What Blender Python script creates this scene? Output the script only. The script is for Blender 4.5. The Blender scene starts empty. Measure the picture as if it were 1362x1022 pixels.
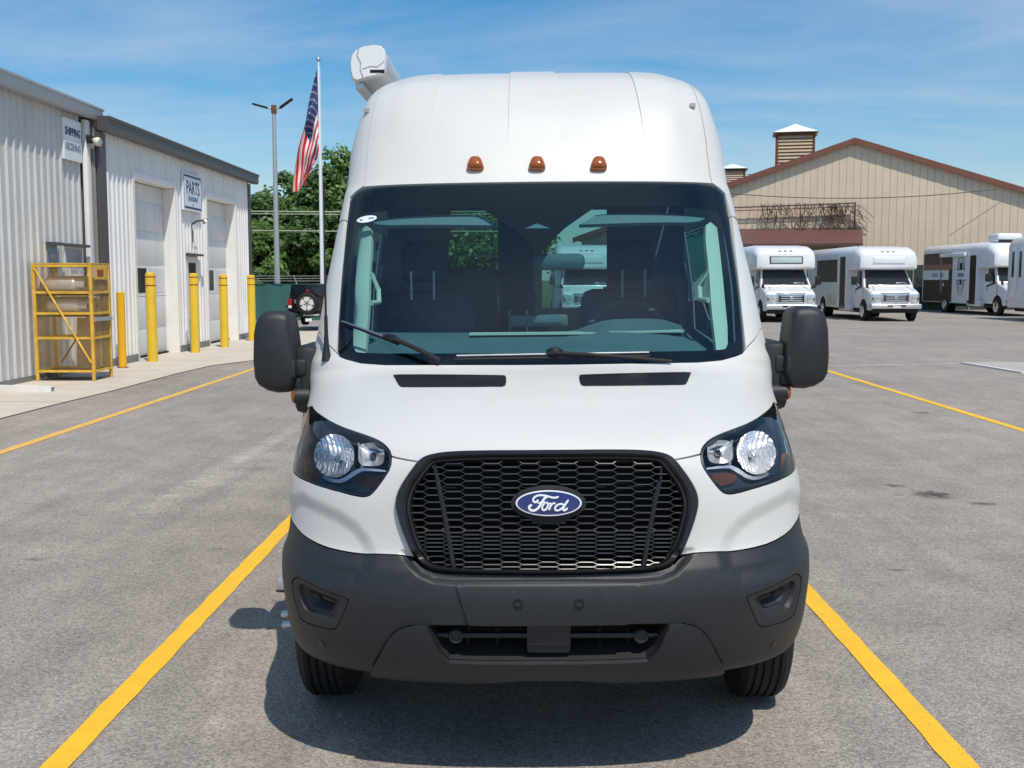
import bpy, bmesh, math, random
import numpy as np
from mathutils import Vector, Matrix, Euler
from mathutils.geometry import delaunay_2d_cdt

random.seed(7)
RNG = np.random.default_rng(7)
SC = bpy.context.scene
COL = SC.collection
R = math.radians

# ------------------------------------------------------------------ camera
F = 1450.0                      # focal length in photo pixels (photo 1362 x 1022)
EYE = 1.661
PITCH = math.atan(139 / F)
YAW = math.atan(15 / F)
cam_d = bpy.data.cameras.new('camera')
cam = bpy.data.objects.new('camera', cam_d)
COL.objects.link(cam)
cam_d.sensor_width = 36
cam_d.lens = F / 1362 * 36
cam_d.clip_end = 3000
cam_d.clip_start = 0.05
cam.location = (0, 0, EYE)
cam.rotation_euler = (R(90) - PITCH, 0, YAW)
SC.camera = cam

# ------------------------------------------------------------------ light
SUN = Vector((0.243, -0.543, 1.0)).normalized()
SUN_EL = math.asin(SUN.z)
SUN_ROT = math.atan2(SUN.x, SUN.y)
world = bpy.data.worlds.new('World')
SC.world = world
world.use_nodes = True
wt = world.node_tree
wt.nodes.clear()


def wn(kind, **kw):
    n = wt.nodes.new(kind)
    for k, v in kw.items():
        setattr(n, k, v)
    return n


w_out = wn('ShaderNodeOutputWorld')
w_bg = wn('ShaderNodeBackground')
w_bg.inputs['Strength'].default_value = 0.112
sky = wn('ShaderNodeTexSky', sky_type='NISHITA', sun_disc=False, sun_elevation=SUN_EL, sun_rotation=SUN_ROT)
sky.air_density = 1.0
sky.dust_density = 0.7
sky.ozone_density = 3.0
w_tc = wn('ShaderNodeTexCoord')
w_sep = wn('ShaderNodeSeparateXYZ')
w_z = wn('ShaderNodeMath', operation='ADD')
w_z.inputs[1].default_value = 0.22
w_dx = wn('ShaderNodeMath', operation='DIVIDE')
w_dy = wn('ShaderNodeMath', operation='DIVIDE')
w_comb = wn('ShaderNodeCombineXYZ')
w_map = wn('ShaderNodeMapping')
w_map.inputs['Rotation'].default_value = (0, 0, R(38))
w_map.inputs['Location'].default_value = (0.0, 0.0, 0)
w_map.inputs['Scale'].default_value = (0.50, 1.25, 1)
w_n1 = wn('ShaderNodeTexNoise')
w_n1.inputs['Scale'].default_value = 1.5
w_n1.inputs['Detail'].default_value = 7
w_n1.inputs['Roughness'].default_value = 0.58
w_n1.inputs['Distortion'].default_value = 0.5
w_r = wn('ShaderNodeValToRGB')
w_r.color_ramp.elements[0].position = 0.395
w_r.color_ramp.elements[0].color = (0, 0, 0, 1)
w_r.color_ramp.elements[1].position = 0.74
w_r.color_ramp.elements[1].color = (0.75, 0.75, 0.75, 1)
w_mix = wn('ShaderNodeMix', data_type='RGBA')
w_mix.inputs['B'].default_value = (5.0, 5.9, 7.1, 1)
L = wt.links.new
L(w_tc.outputs['Generated'], w_sep.inputs[0])
L(w_sep.outputs['Z'], w_z.inputs[0])
L(w_sep.outputs['X'], w_dx.inputs[0]); L(w_z.outputs[0], w_dx.inputs[1])
L(w_sep.outputs['Y'], w_dy.inputs[0]); L(w_z.outputs[0], w_dy.inputs[1])
L(w_dx.outputs[0], w_comb.inputs[0]); L(w_dy.outputs[0], w_comb.inputs[1])
L(w_comb.outputs[0], w_map.inputs[0]); L(w_map.outputs[0], w_n1.inputs['Vector'])
L(w_n1.outputs['Fac'], w_r.inputs[0])
L(w_r.outputs[0], w_mix.inputs['Factor'])
w_hs = wn('ShaderNodeHueSaturation')
w_hs.inputs['Saturation'].default_value = 1.38
w_hs.inputs['Hue'].default_value = 0.494
w_hs.inputs['Value'].default_value = 1.10
L(sky.outputs[0], w_hs.inputs['Color'])
L(w_hs.outputs[0], w_mix.inputs['A'])
L(w_mix.outputs['Result'], w_bg.inputs[0])
L(w_bg.outputs[0], w_out.inputs[0])

sun_d = bpy.data.lights.new('sun', 'SUN')
sun_d.energy = 3.75
sun_d.angle = R(0.5)
sun_d.color = (1.0, 0.935, 0.83)
sun_o = bpy.data.objects.new('sun', sun_d)
sun_o.rotation_euler = SUN.to_track_quat('Z', 'Y').to_euler()
sun_o.location = (20, -30, 60)
COL.objects.link(sun_o)

SC.view_settings.view_transform = 'Standard'
SC.view_settings.look = 'None'
SC.view_settings.exposure = 0.0
SC.view_settings.gamma = 1
SC.view_settings.use_curve_mapping = False

# ------------------------------------------------------------------ measuring helpers (photo pixel -> point in the place)
fwd = np.array([-math.sin(YAW) * math.cos(PITCH), math.cos(YAW) * math.cos(PITCH), -math.sin(PITCH)])
rgt = np.array([math.cos(YAW), math.sin(YAW), 0])
upv = np.cross(rgt, fwd)
ORG = np.array([0, 0, EYE])


def ray(u, v):
    return fwd + rgt * (u - 681) / F + upv * (511 - v) / F


def G(u, v, z=0.0):
    d = ray(u, v)
    return ORG + d * ((z - EYE) / d[2])


def PY(u, v, Y):
    d = ray(u, v)
    return ORG + d * (Y / d[1])


# ------------------------------------------------------------------ materials
MATS = {}


def mat(name, color, rough=0.5, metal=0.0, var=0.0, vscale=8.0, bump=0.0, bscale=60.0, spec=0.5, coat=0.0, emit=None, island=0.0, streak=0.0):
    if name in MATS:
        return MATS[name]
    m = bpy.data.materials.new(name)
    m.use_nodes = True
    t = m.node_tree
    b = t.nodes['Principled BSDF']
    b.inputs['Base Color'].default_value = (*color, 1)
    b.inputs['Roughness'].default_value = rough
    b.inputs['Metallic'].default_value = metal
    b.inputs['Specular IOR Level'].default_value = spec
    b.inputs['Coat Weight'].default_value = coat
    b.inputs['Coat Roughness'].default_value = 0.08
    if var or bump:
        tc = t.nodes.new('ShaderNodeNewGeometry')
        n = t.nodes.new('ShaderNodeTexNoise')
        n.inputs['Scale'].default_value = vscale
        n.inputs['Detail'].default_value = 6
        n.inputs['Roughness'].default_value = 0.6
        t.links.new(tc.outputs['Position'], n.inputs['Vector'])
    if var:
        r = t.nodes.new('ShaderNodeMapRange')
        r.inputs['From Min'].default_value = 0.3
        r.inputs['From Max'].default_value = 0.7
        r.inputs['To Min'].default_value = 1 - var
        r.inputs['To Max'].default_value = 1 + var
        t.links.new(n.outputs['Fac'], r.inputs['Value'])
        mx = t.nodes.new('ShaderNodeVectorMath')
        mx.operation = 'SCALE'
        mx.inputs[0].default_value = color
        t.links.new(r.outputs[0], mx.inputs['Scale'])
        src = mx.outputs[0]
        if island:
            r2 = t.nodes.new('ShaderNodeMapRange')
            r2.inputs['To Min'].default_value = 1 - island
            r2.inputs['To Max'].default_value = 1 + island
            t.links.new(tc.outputs['Random Per Island'], r2.inputs['Value'])
            m2 = t.nodes.new('ShaderNodeVectorMath')
            m2.operation = 'SCALE'
            t.links.new(src, m2.inputs[0])
            t.links.new(r2.outputs[0], m2.inputs['Scale'])
            src = m2.outputs[0]
        if streak:
            mp = t.nodes.new('ShaderNodeMapping')
            mp.inputs['Scale'].default_value = (7.0, 7.0, 0.35)
            t.links.new(tc.outputs['Position'], mp.inputs[0])
            n3 = t.nodes.new('ShaderNodeTexNoise')
            n3.inputs['Scale'].default_value = 1.0; n3.inputs['Detail'].default_value = 7; n3.inputs['Roughness'].default_value = 0.65
            t.links.new(mp.outputs[0], n3.inputs['Vector'])
            r3 = t.nodes.new('ShaderNodeMapRange')
            r3.inputs['From Min'].default_value = 0.35; r3.inputs['From Max'].default_value = 0.72
            r3.inputs['To Min'].default_value = 1.0; r3.inputs['To Max'].default_value = 1 - streak
            t.links.new(n3.outputs['Fac'], r3.inputs['Value'])
            m3 = t.nodes.new('ShaderNodeVectorMath')
            m3.operation = 'SCALE'
            t.links.new(src, m3.inputs[0])
            t.links.new(r3.outputs[0], m3.inputs['Scale'])
            src = m3.outputs[0]
        t.links.new(src, b.inputs['Base Color'])
        rr = t.nodes.new('ShaderNodeMapRange')
        rr.inputs['To Min'].default_value = max(0.02, rough - 0.08)
        rr.inputs['To Max'].default_value = min(1, rough + 0.08)
        t.links.new(n.outputs['Fac'], rr.inputs['Value'])
        t.links.new(rr.outputs[0], b.inputs['Roughness'])
    if bump:
        n2 = t.nodes.new('ShaderNodeTexNoise')
        n2.inputs['Scale'].default_value = bscale
        n2.inputs['Detail'].default_value = 4
        t.links.new(tc.outputs['Position'], n2.inputs['Vector'])
        bp = t.nodes.new('ShaderNodeBump')
        bp.inputs['Strength'].default_value = bump
        bp.inputs['Distance'].default_value = 0.01
        t.links.new(n2.outputs['Fac'], bp.inputs['Height'])
        t.links.new(bp.outputs[0], b.inputs['Normal'])
    MATS[name] = m
    return m


def glass(name, tint, refl=1.0, rough=0.0, ior=1.5):
    """thin pane: tinted see-through plus the mirror share of glass"""
    m = bpy.data.materials.new(name)
    m.use_nodes = True
    t = m.node_tree
    t.nodes.clear()
    o = t.nodes.new('ShaderNodeOutputMaterial')
    tr = t.nodes.new('ShaderNodeBsdfTransparent')
    tr.inputs[0].default_value = (*tint, 1)
    gl = t.nodes.new('ShaderNodeBsdfGlossy')
    gl.inputs['Roughness'].default_value = rough
    gl.inputs['Color'].default_value = (refl, refl, refl, 1)
    fr = t.nodes.new('ShaderNodeFresnel')
    fr.inputs['IOR'].default_value = ior
    mx = t.nodes.new('ShaderNodeMixShader')
    t.links.new(fr.outputs[0], mx.inputs[0])
    t.links.new(tr.outputs[0], mx.inputs[1])
    t.links.new(gl.outputs[0], mx.inputs[2])
    t.links.new(mx.outputs[0], o.inputs[0])
    MATS[name] = m
    return m


M_white = mat('van_white_paint', (0.595, 0.603, 0.585), 0.42, coat=0.22, var=0.02, vscale=3)
M_plastic = mat('grey_moulded_plastic', (0.0175, 0.0205, 0.0255), 0.5, var=0.12, vscale=20, bump=0.12, bscale=500)
M_blackgloss = mat('black_gloss_plastic', (0.012, 0.012, 0.014), 0.28)
M_blackmat = mat('black_matt', (0.010, 0.010, 0.011), 0.7)
M_gap = mat('dark_gap', (0.006, 0.006, 0.007), 0.9)
M_rubber = mat('tyre_rubber', (0.009, 0.009, 0.010), 0.75, var=0.15, vscale=30, bump=0.2, bscale=120)
M_chrome = mat('chrome', (0.82, 0.83, 0.85), 0.09, metal=1)
M_buschrome = mat('bus_bright_metal', (0.78, 0.79, 0.80), 0.28, metal=0.9)
M_meshyel = mat('mesh_yellow', (0.52, 0.32, 0.08), 0.6, var=0.3, vscale=9)
M_case = mat('awning_case_grey', (0.50, 0.51, 0.52), 0.4)
M_alu = mat('brushed_metal', (0.55, 0.56, 0.58), 0.35, metal=1)
M_galv = mat('galvanised_metal', (0.48, 0.49, 0.50), 0.5, metal=0.6, var=0.12, vscale=14)
M_amber = mat('amber_lens', (0.32, 0.075, 0.006), 0.14, coat=0.6)
M_amberdim = mat('amber_reflector', (0.14, 0.045, 0.02), 0.3, bump=0.6, bscale=700)
M_red = mat('red_lens', (0.40, 0.012, 0.015), 0.15)
M_frit = mat('black_ceramic', (0.003, 0.004, 0.007), 0.6, spec=0.1)
M_dash = mat('dashboard_grey', (0.12, 0.17, 0.19), 0.7, var=0.1, vscale=8)
M_trim = mat('interior_trim', (0.72, 0.68, 0.56), 0.7)
M_seat = mat('seat_cloth', (0.085, 0.165, 0.25), 0.85, var=0.2, vscale=30)
M_cabin = mat('cabin_lining', (0.15, 0.26, 0.35), 0.8)
M_wind = glass('windscreen_glass', (0.53, 0.80, 0.85), 1.0, ior=1.55)
M_lens = glass('lamp_lens', (0.90, 0.92, 0.95), 0.9)
M_sideglass = glass('tinted_side_glass', (0.74, 0.84, 0.88), 1.0)
M_rearglass = glass('rear_glass', (0.62, 0.76, 0.74), 0.8)
M_darkglass = mat('dark_window_glass', (0.010, 0.016, 0.024), 0.06, spec=0.6)
M_blue = mat('emblem_blue', (0.015, 0.022, 0.13), 0.2, coat=0.7)
M_letter = mat('white_enamel', (0.80, 0.81, 0.83), 0.3)
M_yellow = mat('yellow_sleeve', (0.78, 0.52, 0.03), 0.5, var=0.08, vscale=4, streak=0.15)
M_yellow2 = mat('yellow_paint_steel', (0.78, 0.42, 0.01), 0.45, var=0.06, vscale=9)
M_cageyel = mat('cage_yellow_rusty', (0.70, 0.42, 0.05), 0.55, var=0.25, vscale=7)
M_rust = mat('rusty_brown', (0.16, 0.07, 0.03), 0.8, var=0.35, vscale=12)
M_redband = mat('red_band', (0.30, 0.05, 0.02), 0.5)
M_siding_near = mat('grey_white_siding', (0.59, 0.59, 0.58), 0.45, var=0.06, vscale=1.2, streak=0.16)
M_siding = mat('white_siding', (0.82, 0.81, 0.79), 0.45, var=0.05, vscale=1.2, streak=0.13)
M_doorwhite = mat('overhead_door_paint', (0.71, 0.71, 0.70), 0.4, var=0.04, vscale=2, streak=0.12)
M_jamb = mat('door_jamb_white', (0.83, 0.81, 0.77), 0.45, var=0.05, vscale=3, streak=0.10)
M_fascia_dark = mat('dark_bronze_trim', (0.075, 0.072, 0.075), 0.45, var=0.1, vscale=4)
M_fascia_lt = mat('pale_gutter_metal', (0.42, 0.44, 0.46), 0.4, metal=0.3, var=0.06, vscale=4)
M_signwhite = mat('sign_white', (0.74, 0.77, 0.80), 0.4)
M_signblue = mat('sign_navy', (0.02, 0.035, 0.10), 0.5)
M_signgrey = mat('sign_grey_blue', (0.16, 0.24, 0.34), 0.5)
M_tan = mat('tan_metal_siding', (0.74, 0.59, 0.44), 0.5, var=0.06, vscale=0.8, streak=0.10)
M_brown = mat('red_brown_trim', (0.20, 0.075, 0.05), 0.5, var=0.12, vscale=3)
M_awning = mat('brown_metal_roof', (0.125, 0.055, 0.048), 0.55, var=0.12, vscale=2)
M_wood = mat('louver_wood', (0.50, 0.38, 0.25), 0.7, var=0.15, vscale=5)
M_whitemetal = mat('white_roof_metal', (0.80, 0.82, 0.84), 0.4)
M_vine = mat('dry_vine', (0.10, 0.065, 0.04), 0.9)
M_buswhite = mat('bus_white_fibreglass', (0.78, 0.79, 0.80), 0.3, coat=0.3, var=0.03, vscale=2, streak=0.06)
M_busglass = mat('bus_glass', (0.012, 0.022, 0.030), 0.05, spec=0.7)
M_busbrown = mat('brown_vehicle_wrap', (0.060, 0.026, 0.024), 0.3, coat=0.3)
M_green = mat('green_screen_fabric', (0.035, 0.12, 0.10), 0.7, var=0.12, vscale=1.2, bump=0.2, bscale=4)
M_fencegreen = mat('dark_green_fence', (0.03, 0.055, 0.04), 0.7)
M_black = mat('black_car_paint', (0.008, 0.009, 0.011), 0.2, coat=0.5)
M_orange = mat('orange_plastic', (0.75, 0.16, 0.03), 0.5)
M_bark = mat('bark', (0.07, 0.055, 0.04), 0.9, var=0.3, vscale=6)
M_flagred = mat('flag_red', (0.62, 0.018, 0.03), 0.7)
M_flagwhite = mat('flag_white', (0.80, 0.80, 0.80), 0.7)
M_flagblue = mat('flag_blue', (0.03, 0.045, 0.16), 0.7)
M_tank = mat('tank_aluminium', (0.74, 0.72, 0.70), 0.38, metal=0.35, var=0.1, vscale=10)
M_tan_card = mat('brown_board', (0.56, 0.42, 0.32), 0.8, var=0.2, vscale=6)


def leaf_mat(name, color):
    m = mat(name, color, 0.45, var=0.25, vscale=0.7, island=0.55)
    t = m.node_tree
    b = t.nodes['Principled BSDF']
    tr = t.nodes.new('ShaderNodeBsdfTranslucent')
    t.links.new(b.inputs['Base Color'].links[0].from_socket, tr.inputs['Color'])
    mx = t.nodes.new('ShaderNodeMixShader')
    mx.inputs[0].default_value = 0.45
    t.links.new(b.outputs[0], mx.inputs[1])
    t.links.new(tr.outputs[0], mx.inputs[2])
    t.links.new(mx.outputs[0], t.nodes['Material Output'].inputs['Surface'])
    return m


M_leaf = [leaf_mat('leaf_mid_green', (0.105, 0.195, 0.032)), leaf_mat('leaf_dark_green', (0.075, 0.150, 0.028)), leaf_mat('leaf_light_green', (0.13, 0.22, 0.036))]


# ------------------------------------------------------------------ object helpers
def link(name, me, m=None, parent=None, loc=None, rot=None):
    o = bpy.data.objects.new(name, me)
    COL.objects.link(o)
    if m is not None and not me.materials:
        for k in (m if isinstance(m, (list, tuple)) else [m]):
            me.materials.append(k)
    if parent is not None:
        o.parent = parent
    if loc is not None:
        o.location = loc
    if rot is not None:
        o.rotation_euler = rot
    return o


def tag(o, label=None, cat=None, group=None, kind=None):
    if label: o['label'] = label
    if cat: o['category'] = cat
    if group: o['group'] = group
    if kind: o['kind'] = kind
    return o


def empty(name, loc=(0, 0, 0), rz=0.0, label=None, cat=None, group=None):
    o = bpy.data.objects.new(name, None)
    o.empty_display_size = 0.2
    o.location = loc
    o.rotation_euler = (0, 0, rz)
    COL.objects.link(o)
    return tag(o, label, cat, group)


class MB:
    def __init__(s):
        s.v = []; s.f = []; s.mi = []

    def add(s, vs, fs, mi=0):
        n = len(s.v)
        s.v += [tuple(map(float, p)) for p in vs]
        s.f += [tuple(n + i for i in f) for f in fs]
        s.mi += [mi] * len(fs)
        return s

    def box(s, x0, x1, y0, y1, z0, z1, mi=0, mtx=None):
        vs = [(x, y, z) for x in (x0, x1) for y in (y0, y1) for z in (z0, z1)]
        if mtx is not None:
            vs = [tuple(mtx @ Vector(p)) for p in vs]
        return s.add(vs, [(0, 1, 3, 2), (4, 6, 7, 5), (0, 4, 5, 1), (2, 3, 7, 6), (0, 2, 6, 4), (1, 5, 7, 3)], mi)

    def prism(s, pts, axis, a, b, mi=0):
        """pts: 2D outline (counter-clockwise), extruded along axis from a to b"""
        n = len(pts)

        def mk(p, w):
            if axis == 'x': return (w, p[0], p[1])
            if axis == 'y': return (p[0], w, p[1])
            return (p[0], p[1], w)
        vs = [mk(p, a) for p in pts] + [mk(p, b) for p in pts]
        fs = [tuple(range(n)), tuple(range(2 * n - 1, n - 1, -1))]
        fs += [(i, i + n, (i + 1) % n + n, (i + 1) % n) for i in range(n)]
        return s.add(vs, fs, mi)

    def cyl(s, p0, p1, r0, r1=None, n=12, caps=True, mi=0):
        r1 = r0 if r1 is None else r1
        p0 = Vector(p0); p1 = Vector(p1)
        d = (p1 - p0).normalized()
        a = d.orthogonal().normalized(); b = d.cross(a)
        vs = []
        for p, r in ((p0, r0), (p1, r1)):
            for i in range(n):
                t = 2 * math.pi * i / n
                vs.append(p + (a * math.cos(t) + b * math.sin(t)) * r)
        fs = [(i, (i + 1) % n, (i + 1) % n + n, i + n) for i in range(n)]
        if caps:
            fs += [tuple(range(n - 1, -1, -1)), tuple(range(n, 2 * n))]
        return s.add(vs, fs, mi)

    def lathe(s, prof, p0, ax, n=24, mi=0, caps=True):
        """prof: list of (r, h) along the axis ax from p0"""
        p0 = Vector(p0); d = Vector(ax).normalized()
        a = d.orthogonal().normalized(); b = d.cross(a)
        vs = []
        for r, h in prof:
            for i in range(n):
                t = 2 * math.pi * i / n
                vs.append(p0 + d * h + (a * math.cos(t) + b * math.sin(t)) * r)
        fs = []
        for k in range(len(prof) - 1):
            for i in range(n):
                j = (i + 1) % n
                fs.append((k * n + i, k * n + j, (k + 1) * n + j, (k + 1) * n + i))
        if caps:
            fs.append(tuple(range(n - 1, -1, -1)))
            fs.append(tuple(range((len(prof) - 1) * n, len(prof) * n)))
        return s.add(vs, fs, mi)

    def tube(s, pts, r, n=8, mi=0):
        pts = [Vector(p) for p in pts]
        rs = r if isinstance(r, (list, tuple)) else [r] * len(pts)
        vs = []
        for i, p in enumerate(pts):
            d = (pts[min(i + 1, len(pts) - 1)] - pts[max(i - 1, 0)]).normalized()
            ref = Vector((0, 0, 1)) if abs(d.z) < 0.9 else Vector((1, 0, 0))
            a = d.cross(ref).normalized(); b = d.cross(a)
            for k in range(n):
                t = 2 * math.pi * k / n
                vs.append(p + (a * math.cos(t) + b * math.sin(t)) * rs[i])
        fs = []
        for i in range(len(pts) - 1):
            for k in range(n):
                j = (k + 1) % n
                fs.append((i * n + k, i * n + j, (i + 1) * n + j, (i + 1) * n + k))
        fs.append(tuple(range(n - 1, -1, -1)))
        fs.append(tuple(range((len(pts) - 1) * n, len(pts) * n)))
        return s.add(vs, fs, mi)

    def build(s, name, m, parent=None, bevel=0.0, seg=2, smooth=True, loc=None, rot=None, angle=35):
        me = bpy.data.meshes.new(name)
        me.from_pydata(s.v, [], s.f)
        me.update()
        for k in (m if isinstance(m, (list, tuple)) else [m]):
            me.materials.append(k)
        if any(s.mi):
            me.polygons.foreach_set('material_index', s.mi)
        bm = bmesh.new()
        bm.from_mesh(me)
        bmesh.ops.recalc_face_normals(bm, faces=bm.faces)
        if bevel:
            es = [e for e in bm.edges if len(e.link_faces) == 2 and e.calc_face_angle(0) > R(28)]
            bmesh.ops.bevel(bm, geom=es, offset=bevel, offset_type='OFFSET', segments=seg, profile=0.5, affect='EDGES', clamp_overlap=True)
        bm.to_mesh(me)
        bm.free()
        if smooth:
            me.polygons.foreach_set('use_smooth', [True] * len(me.polygons))
            me.set_sharp_from_angle(angle=R(angle))
        return link(name, me, None, parent, loc, rot)


def ground_sheet(name, pts, z, m, label=None):
    me = bpy.data.meshes.new(name)
    me.from_pydata([(p[0], p[1], z) for p in pts], [], [tuple(range(len(pts)))])
    o = link(name, me, m)
    return tag(o, label, None, None, 'structure')


def text_obj(name, body, size, mtx, m, parent=None, ext=0.002, sx=1.0, bold=0.0):
    c = bpy.data.curves.new(name, 'FONT')
    c.body = body
    c.size = size
    c.extrude = ext
    c.offset = bold
    c.align_x = 'CENTER'
    c.align_y = 'CENTER'
    tmp = bpy.data.objects.new('tmp', c)
    COL.objects.link(tmp)
    bpy.context.view_layer.update()
    me = bpy.data.meshes.new_from_object(tmp.evaluated_get(bpy.context.evaluated_depsgraph_get()))
    bpy.data.objects.remove(tmp)
    bpy.data.curves.remove(c)
    me.materials.clear()
    me.transform(Matrix.Diagonal((sx, 1, 1, 1)))
    me.transform(mtx)
    return link(name, me, m, parent)


def arr(*rows):
    return Matrix([list(r) + [0] for r in rows] + [[0, 0, 0, 1]])


def frame(origin, xdir, ydir):
    x = Vector(xdir).normalized(); y = Vector(ydir).normalized(); z = x.cross(y)
    m = Matrix((x, y, z)).transposed().to_4x4()
    m.translation = Vector(origin)
    return m

# ================================================================== THE SETTING
def asphalt_material():
    m = bpy.data.materials.new('worn_asphalt')
    m.use_nodes = True
    t = m.node_tree
    b = t.nodes['Principled BSDF']
    g = t.nodes.new('ShaderNodeNewGeometry')

    def noise(scale, detail=4, rough=0.6, dist=0.0, vec=None):
        n = t.nodes.new('ShaderNodeTexNoise')
        n.inputs['Scale'].default_value = scale
        n.inputs['Detail'].default_value = detail
        n.inputs['Roughness'].default_value = rough
        n.inputs['Distortion'].default_value = dist
        t.links.new(vec or g.outputs['Position'], n.inputs['Vector'])
        return n.outputs['Fac']

    def rng(x, a, b_, c, d):
        n = t.nodes.new('ShaderNodeMapRange')
        n.inputs['From Min'].default_value = a; n.inputs['From Max'].default_value = b_
        n.inputs['To Min'].default_value = c; n.inputs['To Max'].default_value = d
        t.links.new(x, n.inputs['Value'])
        return n.outputs[0]

    def op(o, x, y):
        n = t.nodes.new('ShaderNodeMath'); n.operation = o
        for i, k in enumerate((x, y)):
            if isinstance(k, (int, float)): n.inputs[i].default_value = k
            else: t.links.new(k, n.inputs[i])
        return n.outputs[0]
    vor = t.nodes.new('ShaderNodeTexVoronoi')
    vor.inputs['Scale'].default_value = 105
    t.links.new(g.outputs['Position'], vor.inputs['Vector'])
    sepc = t.nodes.new('ShaderNodeSeparateColor')
    t.links.new(vor.outputs['Color'], sepc.inputs[0])
    stone = rng(sepc.outputs[0], 0, 1, 0.68, 1.33)
    speck = rng(noise(230, 3), 0.35, 0.65, 0.82, 1.18)
    mid = rng(noise(2.2, 6, 0.65), 0.3, 0.7, 0.86, 1.13)
    big = rng(noise(0.28, 4), 0.3, 0.7, 0.86, 1.13)
    # streaks along the driving direction
    mp = t.nodes.new('ShaderNodeMapping')
    mp.inputs['Scale'].default_value = (5.0, 0.22, 1)
    mp.inputs['Rotation'].default_value = (0, 0, R(-9))
    t.links.new(g.outputs['Position'], mp.inputs[0])
    streak = rng(noise(1.0, 5, 0.6, 0, mp.outputs[0]), 0.3, 0.72, 0.91, 1.14)
    v = op('MULTIPLY', op('MULTIPLY', stone, speck), op('MULTIPLY', op('MULTIPLY', mid, big), streak))
    # worn scuffs
    scuff = rng(noise(1.4, 8, 0.75, 0.0), 0.66, 0.80, 0.0, 0.28)
    v = op('MULTIPLY', v, op('ADD', 1.0, scuff))
    # oil stains: dark worn spots at fixed places on the lot
    sep = t.nodes.new('ShaderNodeSeparateXYZ')
    t.links.new(g.outputs['Position'], sep.inputs[0])
    wob = rng(noise(11, 6, 0.75), 0, 1, -0.62, 0.62)
    for (sx, sy, rx, ry, dark) in ((3.18, 8.36, 0.17, 0.17, .74), (3.0, 8.74, 0.09, .09, .55), (3.42, 8.02, 0.10, 0.08, .55), (2.92, 8.37, .05, .05, .35), (5.0, 13.6, .12, .1, .55), (2.15, 6.15, .06, .02, .6), (2.75, 5.4, .05, .015, .5), (3.6, 7.2, .08, .02, .5), (-2.4, 9.5, .25, .2, .22), (-2.9, 6.35, .10, .05, .35), (-1.9, 6.6, .09, .04, .3), (-2.75, 4.4, .03, .012, .6)):
        dx = op('DIVIDE', op('SUBTRACT', sep.outputs[0], sx), rx)
        dy = op('DIVIDE', op('SUBTRACT', sep.outputs[1], sy), ry)
        d = op('SQRT', op('ADD', op('MULTIPLY', dx, dx), op('MULTIPLY', dy, dy)), 0)
        d = op('ADD', d, op('MULTIPLY', wob, 2.2))
        k = rng(d, 0.35, 1.1, 1 - dark, 1.0)
        v = op('MULTIPLY', v, k)
    # pale scrape marks left by dragged tyres and trailers
    wob2 = rng(noise(3.0, 5, 0.7), 0, 1, -0.12, 0.12)
    brk = rng(noise(6.0, 6, 0.8), 0.42, 0.62, 0.0, 1.0)
    for (ax, ay), (bx, by), hw, gain in (((-2.55, 12.6), (-2.75, 7.2), .15, .42), ((-2.3, 12.0), (-2.55, 8.0), .10, .32), ((-1.30, 4.6), (-1.02, 3.4), .06, .45), ((-1.12, 4.4), (-.80, 3.5), .04, .2), ((1.02, 4.15), (1.12, 3.4), .026, .6), ((2.6, 12), (2.3, 7), .14, .22)):
        ln_ = math.hypot(bx - ax, by - ay); ux, uy = (bx - ax) / ln_, (by - ay) / ln_
        px_ = op('SUBTRACT', sep.outputs[0], ax); py_ = op('SUBTRACT', sep.outputs[1], ay)
        along = op('ADD', op('MULTIPLY', px_, ux), op('MULTIPLY', py_, uy))
        across = op('ABSOLUTE', op('ADD', op('ADD', op('MULTIPLY', px_, -uy), op('MULTIPLY', py_, ux)), op('MULTIPLY', wob2, hw * 3)), 0)
        inside_ = op('MULTIPLY', rng(along, 0, .6, 0, 1), rng(along, ln_ - .6, ln_, 1, 0))
        k = op('MULTIPLY', op('MULTIPLY', rng(across, hw * .3, hw, 1, 0), inside_), op('MULTIPLY', brk, gain))
        v = op('MULTIPLY', v, op('ADD', 1.0, k))
    sc = t.nodes.new('ShaderNodeVectorMath'); sc.operation = 'SCALE'
    sc.inputs[0].default_value = (0.308, 0.272, 0.238)
    t.links.new(v, sc.inputs['Scale'])
    t.links.new(sc.outputs[0], b.inputs['Base Color'])
    b.inputs['Roughness'].default_value = 0.86
    b.inputs['Specular IOR Level'].default_value = 0.35
    bp = t.nodes.new('ShaderNodeBump')
    bp.inputs['Strength'].default_value = 0.55
    bp.inputs['Distance'].default_value = 0.006
    t.links.new(op('ADD', rng(vor.outputs['Distance'], 0, 0.8, 1, 0), op('MULTIPLY', noise(60, 4), 0.8)), bp.inputs['Height'])
    t.links.new(bp.outputs[0], b.inputs['Normal'])
    return m


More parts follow.
